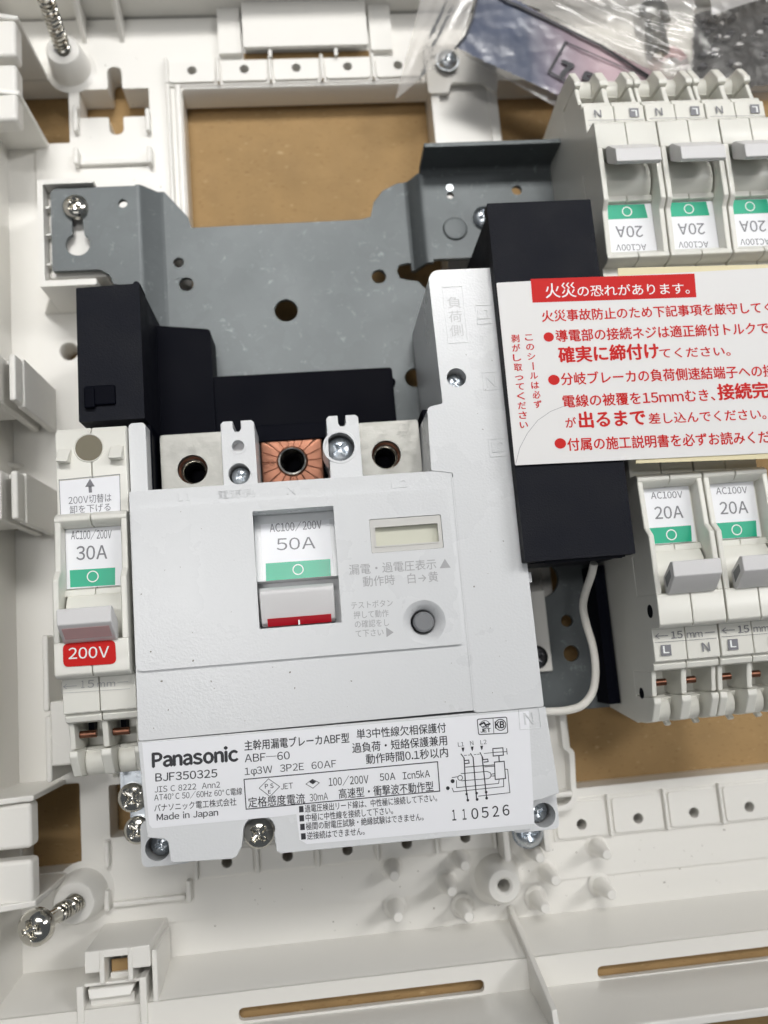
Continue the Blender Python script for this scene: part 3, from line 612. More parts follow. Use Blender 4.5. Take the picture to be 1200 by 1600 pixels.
# embossed letters
def emboss(parent, items, z, m='abs', name='raised_lettering'):
    g = G(); src = G()
    for st, a, b, h in items: src.text(st, a, b, h, z)
    bmesh.ops.recalc_face_normals(src.bm, faces=src.bm.faces)
    me = bpy.data.meshes.new('tmp'); src.bm.to_mesh(me); src.bm.free()
    g.bm.from_mesh(me); bpy.data.meshes.remove(me)
    for v in g.bm.verts: v.co.z = z-.02
    r = bmesh.ops.extrude_face_region(g.bm, geom=g.bm.faces[:])
    for v in [e for e in r['geom'] if isinstance(e, bmesh.types.BMVert)]: v.co.z += .17
    return g.emit(name, m, parent)
emboss(mb, [('L1', (747, 499), (767, 498), 17), ('N', (761, 605), (776, 604), 17), ('L2', (769, 707), (788, 706), 17)], 42.0)
emboss(mb, [('L', (279, 783), (286, 782.5), 13), ('1', (292, 782), (296, 781.7), 13), ('L2', (612, 763), (637, 761), 12), ('N', (449, 773), (462, 772), 13), ('電源側', (340, 780), (398, 776), 13)], 41.8)
emboss(mb, [('N', (820, 1132.5), (835, 1131), 18)], 41.65)
g = G()
for ch, y in zip('負荷側', (482, 504, 526)): g.text(ch, (700+(y-482)*.08, y), (721+(y-482)*.08, y-1.4), 19, 42.0)
g.emit('vertical_lettering', 'relief_shade', mb, flat=True)  # flat letters, relief shading put into their grey
g = G()
for quad_ in ([(690, 447), (722, 445), (731, 535), (700, 537)], [(742, 477), (773, 475.5), (776, 505), (746, 507)], [(753, 582), (782, 580), (785, 608), (756, 610.5)], [(762, 686), (793, 684), (796, 712), (766, 714.5)]):
    P = px(quad_, 42); g.slab(P, [[(p[0]*.94+sum(q[0] for q in P)*.015, p[1]*.94+sum(q[1] for q in P)*.015) for p in P]], 41.9, 42.1); g.weld().emit('raised_border', 'abs', mb); g = G()
P = px([(810, 1108), (842, 1104.5), (846, 1137.5), (812, 1140.5)], 41.6); g.slab(P, [[(p[0]*.95+sum(q[0] for q in P)*.0125, p[1]*.95+sum(q[1] for q in P)*.0125) for p in P]], 41.5, 41.76)
g.emit('raised_border', 'abs', mb)
# switch recess
g = G(); g.yz([(25.0, 41.6), (24.9, 36.8), (23.2, 37.2), (23.2, 36.0), (25.6, 36), (25.6, 41.6)], -10.8, 4.2); g.yz([(23.4, 37.0), (12.4, 39.4), (12.2, 36.0), (23.4, 36.0)], -10.8, 4.2)
g.emit('rating_plate_floor', 'abs', mb)
sl = lambda y: 37.0+(23.4-y)/11.0*2.4+.03
def slanted(g):                       # bring flat print down onto the sloping plate
    for v in g.bm.verts: v.co.z = sl(v.co.y)+(v.co.z-38.0)
    return g
g = G(); g.box(-10.75, 4.15, 3.5, 12.3, 30, 33); g.emit('switch_well', 'dark', mb)
g = G(); g._add([(x, y, sl(y)+.02) for x, y in ((-9.6, 23.2), (3.2, 23.2), (3.2, 12.6), (-9.6, 12.6))], [(0, 1, 2, 3)]); rl = g.emit('rating_label', 'label', mb, flat=True)
t = G(); t.text('AC100/200V', (421.5, 831), (503, 824.8), 13.5, 38, bold=.006); t.text('50A', (432.5, 860), (493, 857), 19, 38, bold=-.006); slanted(t).emit('printed_lettering', 'grey_ink', rl, flat=True)
t = G(); t.quad([(415.5, 881), (516, 873.9), (516.8, 900.8), (416.5, 908.8)], 38); slanted(t).emit('green_bar', 'green', rl, flat=True)
t = G(); t.ring(at(466, 890.7, 38), .92, .2, 38.02); slanted(t).emit('ring_mark', 'white_ink', rl, flat=True)
g = G(); g.yz([(11.0, 34), (11.0, 41.5), (10.4, 42.4), (9.6, 42.5), (4.7, 40.6), (4.2, 39.6), (4.2, 34)], -10.3, 3.0); lv = g.emit('switch_lever', 'lever', mb, bevel=.25)
g = G(); g.loft([(-9.2, 4.1, 39.0), (2.2, 4.1, 39.0), (2.2, 4.1, 40.4), (-9.2, 4.1, 40.4)], [(-9.2, 5.2, 39.4), (2.2, 5.2, 39.4), (2.2, 5.5, 41.15), (-9.2, 5.5, 41.15)]); g.emit('red_mark', 'redplastic', lv)
g = G(); g.box(-3.75, -3.45, 4.02, 4.9, 40.2, 41.1); g.emit('white_tick', 'white_ink', lv)
# indicator window
iw = G(); iw.slab(rect(10.35, 23.45, 15.75, 21.85, .3), [rect(11.2, 22.8, 16.9, 20.4, .2)], 41.0, 42.3); iw.weld(); iw = iw.emit('indicator_window', 'clear', mb, bevel=.45)
g = G(); g.box(11.0, 23.0, 16.6, 20.6, 40.4, 41.1); g.emit('indicator_flag', 'yellow', iw)
g = G(); g.slab(rect(11.0, 23.0, 16.7, 20.6, .25), [rect(11.25, 22.75, 16.95, 20.35, .2)], 41.9, 42.42); g.emit('inner_rim', 'clear', iw)
# test button
g = G(); g.lathe([(3.92, 42.5), (3.8, 42.44), (2.4, 41.2), (2.15, 40.2), (2.1, 38)], (bt[0], bt[1], 0), n=48); g.emit('button_dish', 'abs', mb, smooth=True)
g = G(); g.lathe([(0.001, 42.1), (1.55, 42.1), (1.85, 41.8), (1.85, 38)], (bt[0], bt[1], 0), n=32); g.weld().emit('test_button', 'button', mb, smooth=True)
PZ = 42.5
t = G()
for st, a, b, h in [('漏電・過電圧表示', (546, 898.5), (682, 889), 15.5), ('動作時　白→黄', (567.5, 917), (685, 908.5), 15.5), ('テストボタン', (549, 952), (614, 947.5), 11), ('押して動作', (553, 967), (607.5, 963.5), 11), ('の確認をし', (554.7, 981.3), (608, 978.2), 11), ('て下さい', (556, 996), (599.5, 993.3), 11)]:
    t.text(st, a, b, h, PZ, bold=.002)
t.quad([(687, 888), (695, 873), (704, 887)], PZ); t.quad([(603, 980), (615, 988), (604, 995.5)], PZ)
t.emit('panel_lettering', 'faint_ink', mb, flat=True)
# terminals
def terminal(x0, x1, y0, y1, z, hx, hy):
    g = G(); g.slab(rect(x0, x1, y0, y1, .7), [circ(hx, hy, 2.9, 32)], z-1.6, z); tt = g.weld().emit('terminal_plate', 'tin', mb, bevel=.3)
    g = G(); g.lathe([(2.95, z-1.7), (2.5, z-2.0), (2.4, z-3)], (hx, hy, 0), n=32); g.emit('copper_washer', 'copper', tt, smooth=True)
    prof = []
    for k in range(16): prof += [(2.35 if k % 2 == 0 else 2.1, z-2.2-k*.8)]
    g = G(); g.lathe([(2.9, z-2.7), (2.6, z-2.45), (2.35, z-2.6), (1.9, z-3.3)]+[(r_-.45, z_-1.2) for r_, z_ in prof]+[(0.001, z-14)], (hx, hy, 0), n=32); g.emit('screw_barrel', 'chrome', tt, smooth=True)
    g = G(); g.cyl((hx, hy, z-9), 1.7, .5); g.emit('barrel_shade', 'dark', tt)  # black disc stands in for the deep shade inside the barrel
h1 = at(302, 735, 29); h2 = at(457, 722, 25.2); h3 = at(603, 712, 29)
terminal(-28.6, -16.4, 29.5, 43.3, 30.0, *h1)
terminal(10.2, 22.6, 29.5, 43.3, 30.0, *h3)
# copper terminal with radial grooves
g = G(); n = 288; vs = []; fs = []; cz = 26.0
for i in range(n):
    a = 2*math.pi*i/n; c_, s_ = math.cos(a), math.sin(a); ro = min(6.3/max(abs(c_), 1e-3), 6.6/max(abs(s_), 1e-3), 7.7)
    gr = -0.16 if i % 16 in (0, 1) else 0.0
    for q, dz in ((2.9, -1.6), (2.9, -.25), (3.15, 0), (3.5, gr), (ro-.6, gr), (ro-.3, gr*.6-.05), (ro, -.5), (ro, -2)):
        vs.append((h2[0]+c_*q, h2[1]+s_*q, cz+dz))
for i in range(n):
    j = (i+1) % n
    for k in range(7): fs.append((i*8+k, j*8+k, j*8+k+1, i*8+k+1))
g._add(vs, fs); ct = g.emit('copper_terminal', 'copper', mb, smooth=True)
g = G(); g.lathe([(2.95, cz-.2), (2.8, cz+.4), (2.5, cz+.5), (2.2, cz-.4), (1.8, cz-1.0)]+[(1.8 if k % 2 == 0 else 1.6, cz-1.4-k*.8) for k in range(14)]+[(0.001, cz-13)], (*h2, 0), n=36); g.emit('screw_barrel', 'chrome', ct, smooth=True)
g = G(); g.cyl((h2[0], h2[1], cz-8), 1.95, .5); g.emit('barrel_shade', 'dark', ct)  # black disc painted as the shade down this barrel
g = G(); g.box(-30.5, 24.6, 29.0, 45.8, 8, 20); g.box(-31.0, -29.4, 29.5, 44.5, 18, 34); g.box(-10.0, 4.4, 41.6, 45.0, 14, 26.5); g.box(23.0, 24.6, 30, 44.2, 18, 34); g.emit('terminal_well', 'dark', mb, bevel=.2)
# barriers between the terminals
def barrier(x0, x1, y1, slot=True, holes=()):
    o = rect(x0, x1, 29.6, y1)
    o = [(x0, 29.6), (x1, 29.6), (x1, y1-.5), (x1-.5, y1)]
    xm = (x0+x1)/2-.1
    if slot: o += [(xm+.75, y1), (xm+.75, y1-1.5), (xm+.4, y1-2.1), (xm-.4, y1-2.1), (xm-.75, y1-1.5), (xm-.75, y1)]
    o += [(x0+.5, y1), (x0, y1-.5)]
    g = G(); g.slab(o, [circ(a, b, r, 24) for a, b, r in holes], 18, 38.0); return g.weld().emit('terminal_barrier', 'abs', mb, bevel=.25)
barrier(-32.9, -29.7, 43.9, False)
s1 = at(374.5, 742, 37); s1b = at(372, 697, 38); s2 = at(531, 700, 37)
b_ = barrier(-15.9, -9.6, 43.1, True, [(s1[0], s1[1], 2.0), (s1b[0], s1b[1], 1.15)])
g = G(); screw_head(g, s1[0]+.1, s1[1]-.1, 35.6, 1.7, .8, .45); g.emit('terminal_screw', 'zinc', mb, smooth=True)
g = G(); g.cyl((s1b[0], s1b[1], 33), 1.15, 2.6); g.emit('hole_plug', MT['lever'], mb)
g = G(); g.lathe([(1.15, 0), (1.15, .12), (1.6, .12), (1.6, 0)], (s1b[0], s1b[1], 37.98), closed=True); g.emit('hole_rim', 'abs', mb)
b_ = barrier(4.0, 10.1, 42.9, True, [(s2[0], s2[1], 2.75)])
g = G(); g.slab(circ(s2[0], s2[1], 3.25, 32), [circ(s2[0], s2[1], 2.75, 32)], 30, 38.15); g.weld().emit('screw_collar', 'abs', mb, bevel=.2)
g = G(); screw_head(g, s2[0]+.05, s2[1]-.15, 35.6, 2.5, 1.3, .75, cross=.66); g.emit('terminal_screw', 'zinc', mb, smooth=True)
g = G(); g.box(-16.0, -9.4, 30, 45, 8, 18.2); g.box(3.9, 10.2, 30, 45, 8, 18.2); g.emit('barrier_foot', 'abs', mb)
# lower fixing ears with their screws
e1_ = at(252, 1320, 30)
g = G(); g.slab(rect(e1_[0]-2.9, e1_[0]+6, e1_[1]-2.9, e1_[1]+5, 1.3), [circ(e1_[0], e1_[1]+.2, 2.2)], 12, 33.5); g.weld().emit('fixing_ear', 'abs', mb, bevel=.3)
g = G(); screw_head(g, e1_[0]+.1, e1_[1]+.2, 30.0, 1.95, .9, .2); g.emit('fixing_screw', 'zinc', mb, smooth=True)
e2_ = at(842, 1268, 34)
g = G(); g.slab(rect(e2_[0]-6, e2_[0]+2.7, e2_[1]-2.6, e2_[1]+5, 1.2), [circ(e2_[0], e2_[1], 2.15)], 12, 37.5); g.weld().emit('fixing_ear', 'abs', mb, bevel=.3)
g = G(); screw_head(g, e2_[0]-.2, e2_[1], 33.0, 1.95, .9, .2); g.emit('fixing_screw', 'zinc', mb, smooth=True)
e3_ = at(405, 1301, 38.5)
g = G(); screw_head(g, e3_[0], e3_[1], 38.3, 2.65, 1.7, .75, cross=.62); g.emit('fixing_screw', 'chrome', mb, smooth=True)
g = G(); g.box(e3_[0]-3.6, e3_[0]+3.6, e3_[1]-1.6, e3_[1]+5, 10, 36.5); g.emit('screw_seat', 'abs', mb, bevel=.3)

# ================================================================== branch breakers (local: x across, u outward)
C0 = 48.25
BODY = [(6, 6), (6, 38.2), (21.2, 38.2), (21.3, 40.6), (21.9, 41.6), (22.6, 41.6), (23.5, 40.6), (23.7, 38.2), (34.7, 38.2), (34.8, 39.6), (36.0, 39.6), (36.3, 34), (43.9, 34), (44.0, 43.4), (44.3, 43.6),
        (49.6, 43.4), (50.2, 42.7), (50.4, 39.2), (56.4, 38.9), (56.6, 37.6), (57.0, 38.0), (58.0, 37.6), (58.3, 36.6), (58.4, 27), (63.2, 27), (63.6, 31), (67.6, 28), (68.6, 25.5), (66.4, 8), (60, 6)]
RAIL = [(22.4, 35), (22.4, 41.4), (31.6, 41.9), (33.2, 43.5), (44.2, 43.6), (44.2, 34)]
DIV = [(58.2, 26), (58.2, 36.4), (60.5, 35.7), (62.9, 35.2), (63.3, 31), (62.9, 26)]
LUG = [(63.2, 26), (63.1, 35.9), (64.2, 36.0), (67.8, 33.6), (68.3, 30), (68.4, 26)]
def breaker(cx, name, label, group, m, texts, label_m='warm', two=True, opt=None):
    t = thing(name, label, 'breaker', (cx, C0, 6), group)
    Y = lambda u: C0-u
    conv = lambda P: [(Y(u), z) for u, z in P]
    for xa, xb in ((-6.35, -.06), (.06, 6.35)):
        g = G(); g.yz(conv(BODY if not opt else opt['body']), cx+xa, cx+xb); g.emit('body_half', m, t, bevel=.22)
    for xa, xb in ((-6.36, -5.25), (5.25, 6.36)):
        g = G(); g.yz(conv(RAIL), cx+xa, cx+xb); g.emit('side_rail', m, t, bevel=.3)
    for xa, xb in ((-6.3, -5.35), (-.55, .55), (5.4, 6.3)):
        g = G(); g.yz(conv(DIV), cx+xa, cx+xb); g.emit('terminal_divider', m, t, bevel=.25)
    for xa, xb in ((-6.4, -4.9), (-.95, 1.0), (4.9, 6.4)):
        g = G(); g.yz(conv(LUG), cx+xa, cx+xb); g.emit('lug', m, t, bevel=.3)
    for xa, xb in ((-4.9, -.95), (1.0, 4.9)):
        g = G(); g.cyl((cx+xa, Y(65.7), 29.0), 2.6, xb-xa-.6, 'x', 28); g.emit('roller', m, t, bevel=.3)
        g = G(); g.yz(conv([(66.5, 24), (69.2, 27.4), (69.6, 26.4), (68, 24)]), cx+xb-.2, cx+xb+.9); g.emit('foot', m, t, bevel=.2)
        g = G(); g.cyl((cx+xa-.4, Y(60.6), 32.6), .68, 3.0, 'x', 16); g.emit('copper_contact', 'copper', t, bevel=.1)
        g = G(); g.box(cx+xa+.3, cx+xa+1.3, Y(60.6), Y(58.6), 27.02, 29.5); g.emit('contact_slot_shade', 'dark', t)  # dark block painted as the shade in the contact opening
    # side holes: flat dark discs painted as the shade inside
    for u, z, r in ((47.0, 39.6, 1.25), (62.6, 30.0, 1.1)):
        g = G(); g.cyl((cx-6.40, Y(u), z), r, .06, 'x', 20); g.emit('side_hole_shade', 'dark', t)
    g = G(); g.box(cx-5.2, cx+4.7, Y(34.5), Y(23.7), 38.0, 38.8); lp = g.emit('rating_label', 'label', t)
    for st, mm_, ink, b_ in texts['label']: 
        q = G()
        for s_, a, b, h in mm_: q.text(s_, a, b, h, 38.8, bold=b_)
        q.emit('printed_lettering', ink, lp, flat=True)
    q = G(); q.quad(texts['green'], 38.8); q.emit('green_bar', 'green', lp, flat=True)
    q = G(); q.ring(at(*texts['ring'], 38.82), .95, .2, 38.82); q.emit('ring_mark', 'white_ink', lp, flat=True)
    # drum and lever
    g = G(); g.cyl((cx-4.9, Y(39.6), 36.0), 5.1, 9.8, 'x', 40); g.emit('lever_drum', m if two else 'lever', t, bevel=.15)
    g = G(); g.yz(conv([(41.0, 43.0), (38.5, 46.9), (38.6, 47.9), (41.3, 47.9), (43.9, 44.8), (44.3, 43.7), (43.9, 43.0)]), cx-4.45, cx+4.6); lv = g.emit('switch_lever', 'lever' if two else 'lever', t, bevel=.22)
    g = G(); g.yz(conv([(41.2, 44.0), (43.0, 44.3), (41.2, 46.6), (39.9, 46.5)]), cx-4.52, cx-4.44); g.emit('lever_hollow_shade', MT['button'], lv)  # thin grey plate, paints the shade of the lever's hollow side
    # terminal print
    q = G()
    for s_, a, b, h, bo in texts.get('strip', []): q.text(s_, a, b, h, 39.25, bold=bo)
    for ln, w in texts.get('lines', []): q.line(ln, w, 39.25)
    for poly in texts.get('quads', []): q.quad(poly, 39.25)
    if 'edge' in texts: q.line(texts['edge'], .1, 39.25)
    q.emit('terminal_lettering', texts.get('strip_ink', 'grey_ink'), t, flat=True)
    if 'mark' in texts:
        q = G(); s_, a, b, h = texts['mark']; q.text(s_, a, b, h, 39.27, bold=.03); q.emit('mark_lettering', 'white_ink', t, flat=True)
    return t
T20 = dict(label=[('a', [('AC100V', (1017.4, 779.6), (1066.6, 777.6), 11), ('20A', (1023.6, 811), (1068, 809), 20)], 'grey_ink', .010)],
           green=[(1014, 825.4), (1079.6, 820.8), (1081, 846), (1020, 850)], ring=(1049, 835.6),
           strip=[('15', (1049, 997.8), (1067, 996.4), 11, .01), ('mm', (1074, 996.6), (1098, 995.2), 11, 0), ('N', (1098, 1018), (1110, 1017), 14, .012)],
           lines=[([(1024, 994), (1043, 993)], .14), ([(1029, 990), (1024, 994), (1030, 998)], .12), ([(1102, 988.6), (1116, 987.4)], .14), ([(1023, 1004), (1119, 997)], .08)],
           quads=[[(1032, 1008), (1048, 1007), (1049.5, 1024), (1033.5, 1025)]], mark=('L', (1036.5, 1020.5), (1046, 1020), 11))
br = breaker(67.9, 'branch_breaker', 'narrow white 20A breaker in the lower row, next to the black cover strip', 'white 20 amp branch breakers in two facing rows', 'warm', T20)
copy_thing(br, (80.9, C0, 6), None, 'narrow white 20A breaker at the picture edge, right one of the lower row')
top_l = ['narrow white 20A breaker with upside-down label at the left end of the upper row', 'narrow white 20A breaker with upside-down label in the middle of the upper row', 'narrow white 20A breaker cut off by the right picture edge in the upper row']
for i in range(3): copy_thing(br, (67.75+13*i, C0+.3, 6), math.pi, top_l[i])
# 30 A breaker at the left
LB = [(4.95, 6), (4.95, 38.6), (6, 39.4), (21.2, 39.4), (21.2, 40.6)]+BODY[4:]
T30 = dict(label=[('a', [('AC100/200V', (111, 842.7), (174.3, 841), 13), ('30A', (119.3, 875), (167.7, 872.7), 21)], 'grey_ink', .010)],
           green=[(109, 891), (180, 886.7), (180, 914), (110, 918)], ring=(145, 900.7),
           strip=[('1', (127, 1075), (132, 1074.7), 11, -.01), ('5', (137, 1074.3), (147, 1073.8), 11, -.01), ('m', (152, 1073.5), (164, 1073), 9, -.01), ('m', (167, 1072.8), (180, 1072.2), 9, -.01)], strip_ink='faint_ink',
           lines=[([(99, 1073), (120, 1071.5)], .08), ([(104, 1069.5), (99, 1073), (104, 1076)], .08), ([(184, 1066), (200, 1065)], .08), ([(96, 1083), (203, 1076)], .06), ([(96, 1066), (96, 1083)], .05)])
lb = breaker(-39.4, 'wide_label_breaker', 'narrow white 30A breaker with red 200V label at the left of the main breaker', None, 'warm', T30, two=True, opt=dict(body=LB))
# opening (flat disc with its shade painted in), hooks and switch-over label above its switch
g = G(); g.cyl((*at(139, 700, 39.4), 39.3), 2.45, .16, 'z', 32); ho = g.emit('wire_hole_shade', MT['holedark'] if 'holedark' in MT else mat('hole_shade', (0.16, 0.14, 0.09), .5), lb)
g = G(); g.lathe([(2.45, 39.38), (2.75, 39.38), (2.6, 39.6), (2.45, 39.5)], (*at(139, 700, 39.4), 0), n=32, closed=True); g.emit('hole_rim', 'warm', lb, smooth=True)
for pts in ([(88, 699), (108, 698), (105, 721), (86, 721)], [(170, 694), (190, 693), (189, 715), (168, 716)]):
    P = px(pts, 41.3); g = G(); g.loft([(x, y, 39.2) for x, y in P], [(P[0][0], P[0][1], 40.0), (P[1][0], P[1][1], 40.0), (P[2][0], P[2][1], 41.5), (P[3][0], P[3][1], 41.5)]); g.emit('hook', 'warm', lb, bevel=.2)
g = G(); g.quad([(93, 752), (187, 743), (188, 802), (95, 806)], 39.5); lp2 = g.emit('switch_over_label', 'label', lb, flat=True)
q = G(); q.text('200V切替は', (107.3, 788.8), (174.3, 783.8), 13, 39.55); q.text('卸を下げる', (109, 803), (173, 798), 12, 39.55); q.quad([(140.6, 748), (148, 760), (133, 761)], 39.55); q.quad([(138, 759), (143, 758.6), (144, 769.5), (139, 770)], 39.55); q.emit('printed_lettering', 'grey_ink', lp2, flat=True)
q = G(); q.line([(92.5, 750), (187, 741), (188.5, 803)], .1, 39.5); q.line([(92.5, 750), (95, 808)], .1, 39.5); q.emit('label_outline', 'grey_ink', lp2, flat=True)
R_ = rnd(px([(98, 1006), (180, 999.5), (182, 1037), (99, 1042.5)], 43.6), 1.0)
q = G(); q._add([(x, y, 43.64) for x, y in R_], [tuple(range(len(R_)))]); rp = q.emit('red_voltage_label', 'red', lb, flat=True)
q = G(); q.text('200V', (107, 1029.8), (170.5, 1026.7), 16.5, 43.62, bold=.008); q.emit('printed_lettering', 'white_ink', rp, flat=True)
g = G(); g.quad([(100, 985), (165, 981), (163, 992), (103, 995)], 44.9); g.bm.clear(); 
yy = lambda u: C0-u
g.loft([(-43.2, yy(41.9)-.0, 47.25), (-35.4, yy(41.9)-.0, 47.25), (-35.4, yy(43.6)-.0, 45.25), (-43.2, yy(43.6)-.0, 45.25)], [(-43.2, yy(41.9)-.05, 47.3), (-35.4, yy(41.9)-.05, 47.3), (-35.4, yy(43.6)-.05, 45.3), (-43.2, yy(43.6)-.05, 45.3)]); g.emit('pink_lever_mark', 'pink', lb)

# ================================================================== black insulating covers
bx = thing('black_terminal_cover', 'matt black box-shaped cover with a small latch, above the 30A breaker', 'cover', (-36.3, 58, 6))
g = G(); g.slab(rnd([(-42.4, 45.3), (-30.2, 45.3), (-30.2, 72.4), (-42.2, 72.0)], .25), [], 12, 35.8); g.weld().emit('cover_shell', 'black', bx, bevel=.3)
g = G(); g.cyl((-30.8, 72.3, 30), .7, 5.7, n=12); g.emit('corner_bead', 'black', bx, bevel=.2)
A = at(133, 604, 36); B_ = at(181, 632, 36)
g = G(); g.box(A[0], A[0]+5.6, B_[1], A[1], 35.5, 36.5); lt = g.emit('latch', 'dark', bx, bevel=.3)
g = G(); g.box(A[0]-.1, A[0]+1.9, B_[1]-.6, A[1]-.4, 36.0, 37.0); g.emit('latch_hook', 'dark', lt, bevel=.3)
bb = thing('black_busbar_cover', 'stepped glossy dark insulating cover over the busbars behind the three main terminals', 'cover', (-5, 55, 6))
g = G(); g.slab(rnd([(-31.5, 44.8), (-18.8, 44.8), (-18.8, 68.9), (-31.5, 70.5)], .9), [], 10.1, 19.0); g.weld().emit('tall_section', 'dark', bb, bevel=.6)
g = G(); g.slab(rnd([(-19.4, 44.8), (19.6, 44.8), (19.6, 58.5), (-19.4, 58.6)], .8), [], 10.1, 18.0); g.weld().emit('long_section', 'dark', bb, bevel=.6)
g = G(); g.xz([(-31.9, 11), (-31.9, 26), (-30.9, 26), (-30.4, 11)], 47, 70.8); g.emit('side_lip', 'dark', bb, bevel=.2)
g = G(); g.cyl((19.2, 55.6, 10), 1.1, 7.0); g.emit('end_knob', 'dark', bb, bevel=.4)
bs = thing('black_cover_strip', 'long matt black cover strip between the main breaker column and the branch breakers', 'cover', (48.7, 47, 10))
g = G(); g.slab(rnd([(37.6, 11.8), (58.1, 11.8), (58.1, 81.1), (37.6, 81.1)], .3), [], 42.25, 45.0); g.box(39.2, 58.1, 12.0, 81.0, 24, 42.4); g.emit('cover_strip', 'black', bs, bevel=.35)
g = G(); g.loft([(40.2, 13.6, 30), (57.6, 13.6, 30), (57.6, 12.4, 30), (40.2, 12.4, 30)], [(40.0, 12.4, 43.2), (56.8, 12.4, 43.2), (56.8, 11.5, 43.2), (40.0, 11.5, 43.2)]); g.box(41.5, 56.0, 11.3, 12.4, 43.4, 43.8); g.emit('end_flap', 'black', bs, bevel=.1)
g = G(); g.box(38.5, 39.3, 66, 80.9, 11, 42.2); g.box(38.7, 60, 14, 60, 10.2, 24.1); g.emit('inner_wall', 'black', bs)
g = G(); g.box(58.9, 61.3, -17, 12, 9.5, 18); g.box(57.2, 61.2, 22, 60, 10, 30); g.emit('bay_side', 'dark', bs)
# small white nib on the column edge
p_ = at(824, 903, 38); g = G(); g.box(p_[0]-.6, p_[0]+.5, p_[1]-1.0, p_[1]+1.0, 36, 39.5); g.emit('edge_nib', 'abs', mb, bevel=.2)

# ================================================================== warning sticker
SZ = 45.6
st = thing('warning_sticker', 'large white sticker with red Japanese fire warning text across the black strip and breakers', 'sticker', (70, 47, SZ))
g = G(); P = px([(775, 441), (1330, 414)], SZ); Q = px([(805, 727), (1330, 703)], SZ)
x0, y1 = P[0]; y0 = Q[0][1]; g.slab(rnd([(37.5, 29.5), (107, 28.2), (107, 65.2), (37.7, 64.7)], [.3, .2, .2, .3]), [], SZ-.12, SZ); sh = g.weld().emit('sticker_sheet', 'sticker', st)
g = G(); bp_ = px([(965, 419), (1330, 410), (1330, 712), (994, 724)], SZ-.3); g.slab(bp_, [], SZ-.42, SZ-.25); g.weld().emit('release_paper', 'backing', st)
t = G(); t.quad([(829, 436), (1085, 427.5), (1088, 464.5), (832, 473)], SZ); rb = t.emit('red_banner', 'red', sh, flat=True)
t = G(); t.text('火災', (853, 466), (901, 464), 25, SZ+.02, bold=.004); t.text('の恐れがあります。', (903, 463.8), (1078, 459), 19, SZ+.02, bold=.004); t.emit('banner_lettering', 'white_ink', rb, flat=True)
t = G()
for s_, a, b, h, bo in [('火災事故防止のため下記事項を厳守してく', (847, 503), (1206, 488.5), 19, .02), ('●', (850, 534), (866, 533.4), 16, .01), ('導電部の接続ネジは適正締付トルクで', (869, 534.5), (1202, 521.5), 20, .02),
    ('確実に締付け', (873, 567), (1031, 560), 26, .034), ('てください。', (1031, 560), (1142, 556), 17, .016), ('●', (857, 601.5), (875, 601), 17, .01), ('分岐ブレーカの負荷側速結端子への接', (877, 602), (1212, 588), 20, .02),
    ('電線の被覆を15mmむき、', (880, 637), (1118, 626), 20, .02), ('接続完了', (1122, 625), (1228, 620), 26, .034), ('が', (884, 669), (901, 668.4), 17, .016), ('出るまで', (905, 669), (1010, 664), 26, .034), ('差し込んでください。', (1014, 663), (1198, 655), 18, .016),
    ('●', (867, 701), (885, 700.4), 17, .01), ('付属の施工説明書を必ずお読みくだ', (887, 704.5), (1204, 692), 20, .02)]:
    t.text(s_, a, b, h, SZ, bold=bo)
for i, ch in enumerate('このシールは必ず'):
    x = 820.5+i*2.0; y = 533+i*15.0; t.text(ch, (x, y), (x+12.5, y-.6), 12.5, SZ, bold=.02) if ch != 'ー' else t.quad([(x+5, y-12), (x+7, y-12), (x+8, y), (x+6, y)], SZ)
for i, ch in enumerate('剥がし取ってください'):
    x = 799+i*1.5; y = 535+i*15.0; t.text(ch, (x, y), (x+13, y-.6), 12.5, SZ, bold=.02)
t.emit('red_lettering', 'red', sh, flat=True)
t = G(); t.line([(806, 724), (812, 700), (824, 677), (840, 657), (860, 643), (888, 632)], .07, SZ); t.emit('cut_line', 'grey_ink', sh, flat=True)

# ================================================================== white wire
pts = [(928, 880), (924, 898), (915, 925), (911, 948), (916, 975), (925, 1005), (930, 1035), (930, 1062), (924, 1085), (908, 1103), (885, 1110), (860, 1112), (835, 1112)]
zz = [36, 34, 30, 27, 25, 24, 24, 25, 27, 29, 31, 33, 34]
W3 = [Vector((*at(*p, z), z)) for p, z in zip(pts, zz)]
sm = []
for i in range(len(W3)-1):
    p0, p1, p2, p3 = W3[max(i-1, 0)], W3[i], W3[i+1], W3[min(i+2, len(W3)-1)]
    for k in range(5):
        u = k/5; sm.append(0.5*((2*p1)+(-p0+p2)*u+(2*p0-5*p1+4*p2-p3)*u*u+(-p0+3*p1-3*p2+p3)*u**3))
sm.append(W3[-1])
g = G(); g.tube(sm, .78, 16); g.emit('white_wire', 'wire', None, smooth=True, label='thin white wire curving out from under the black strip to the main breaker edge', cat='wire')

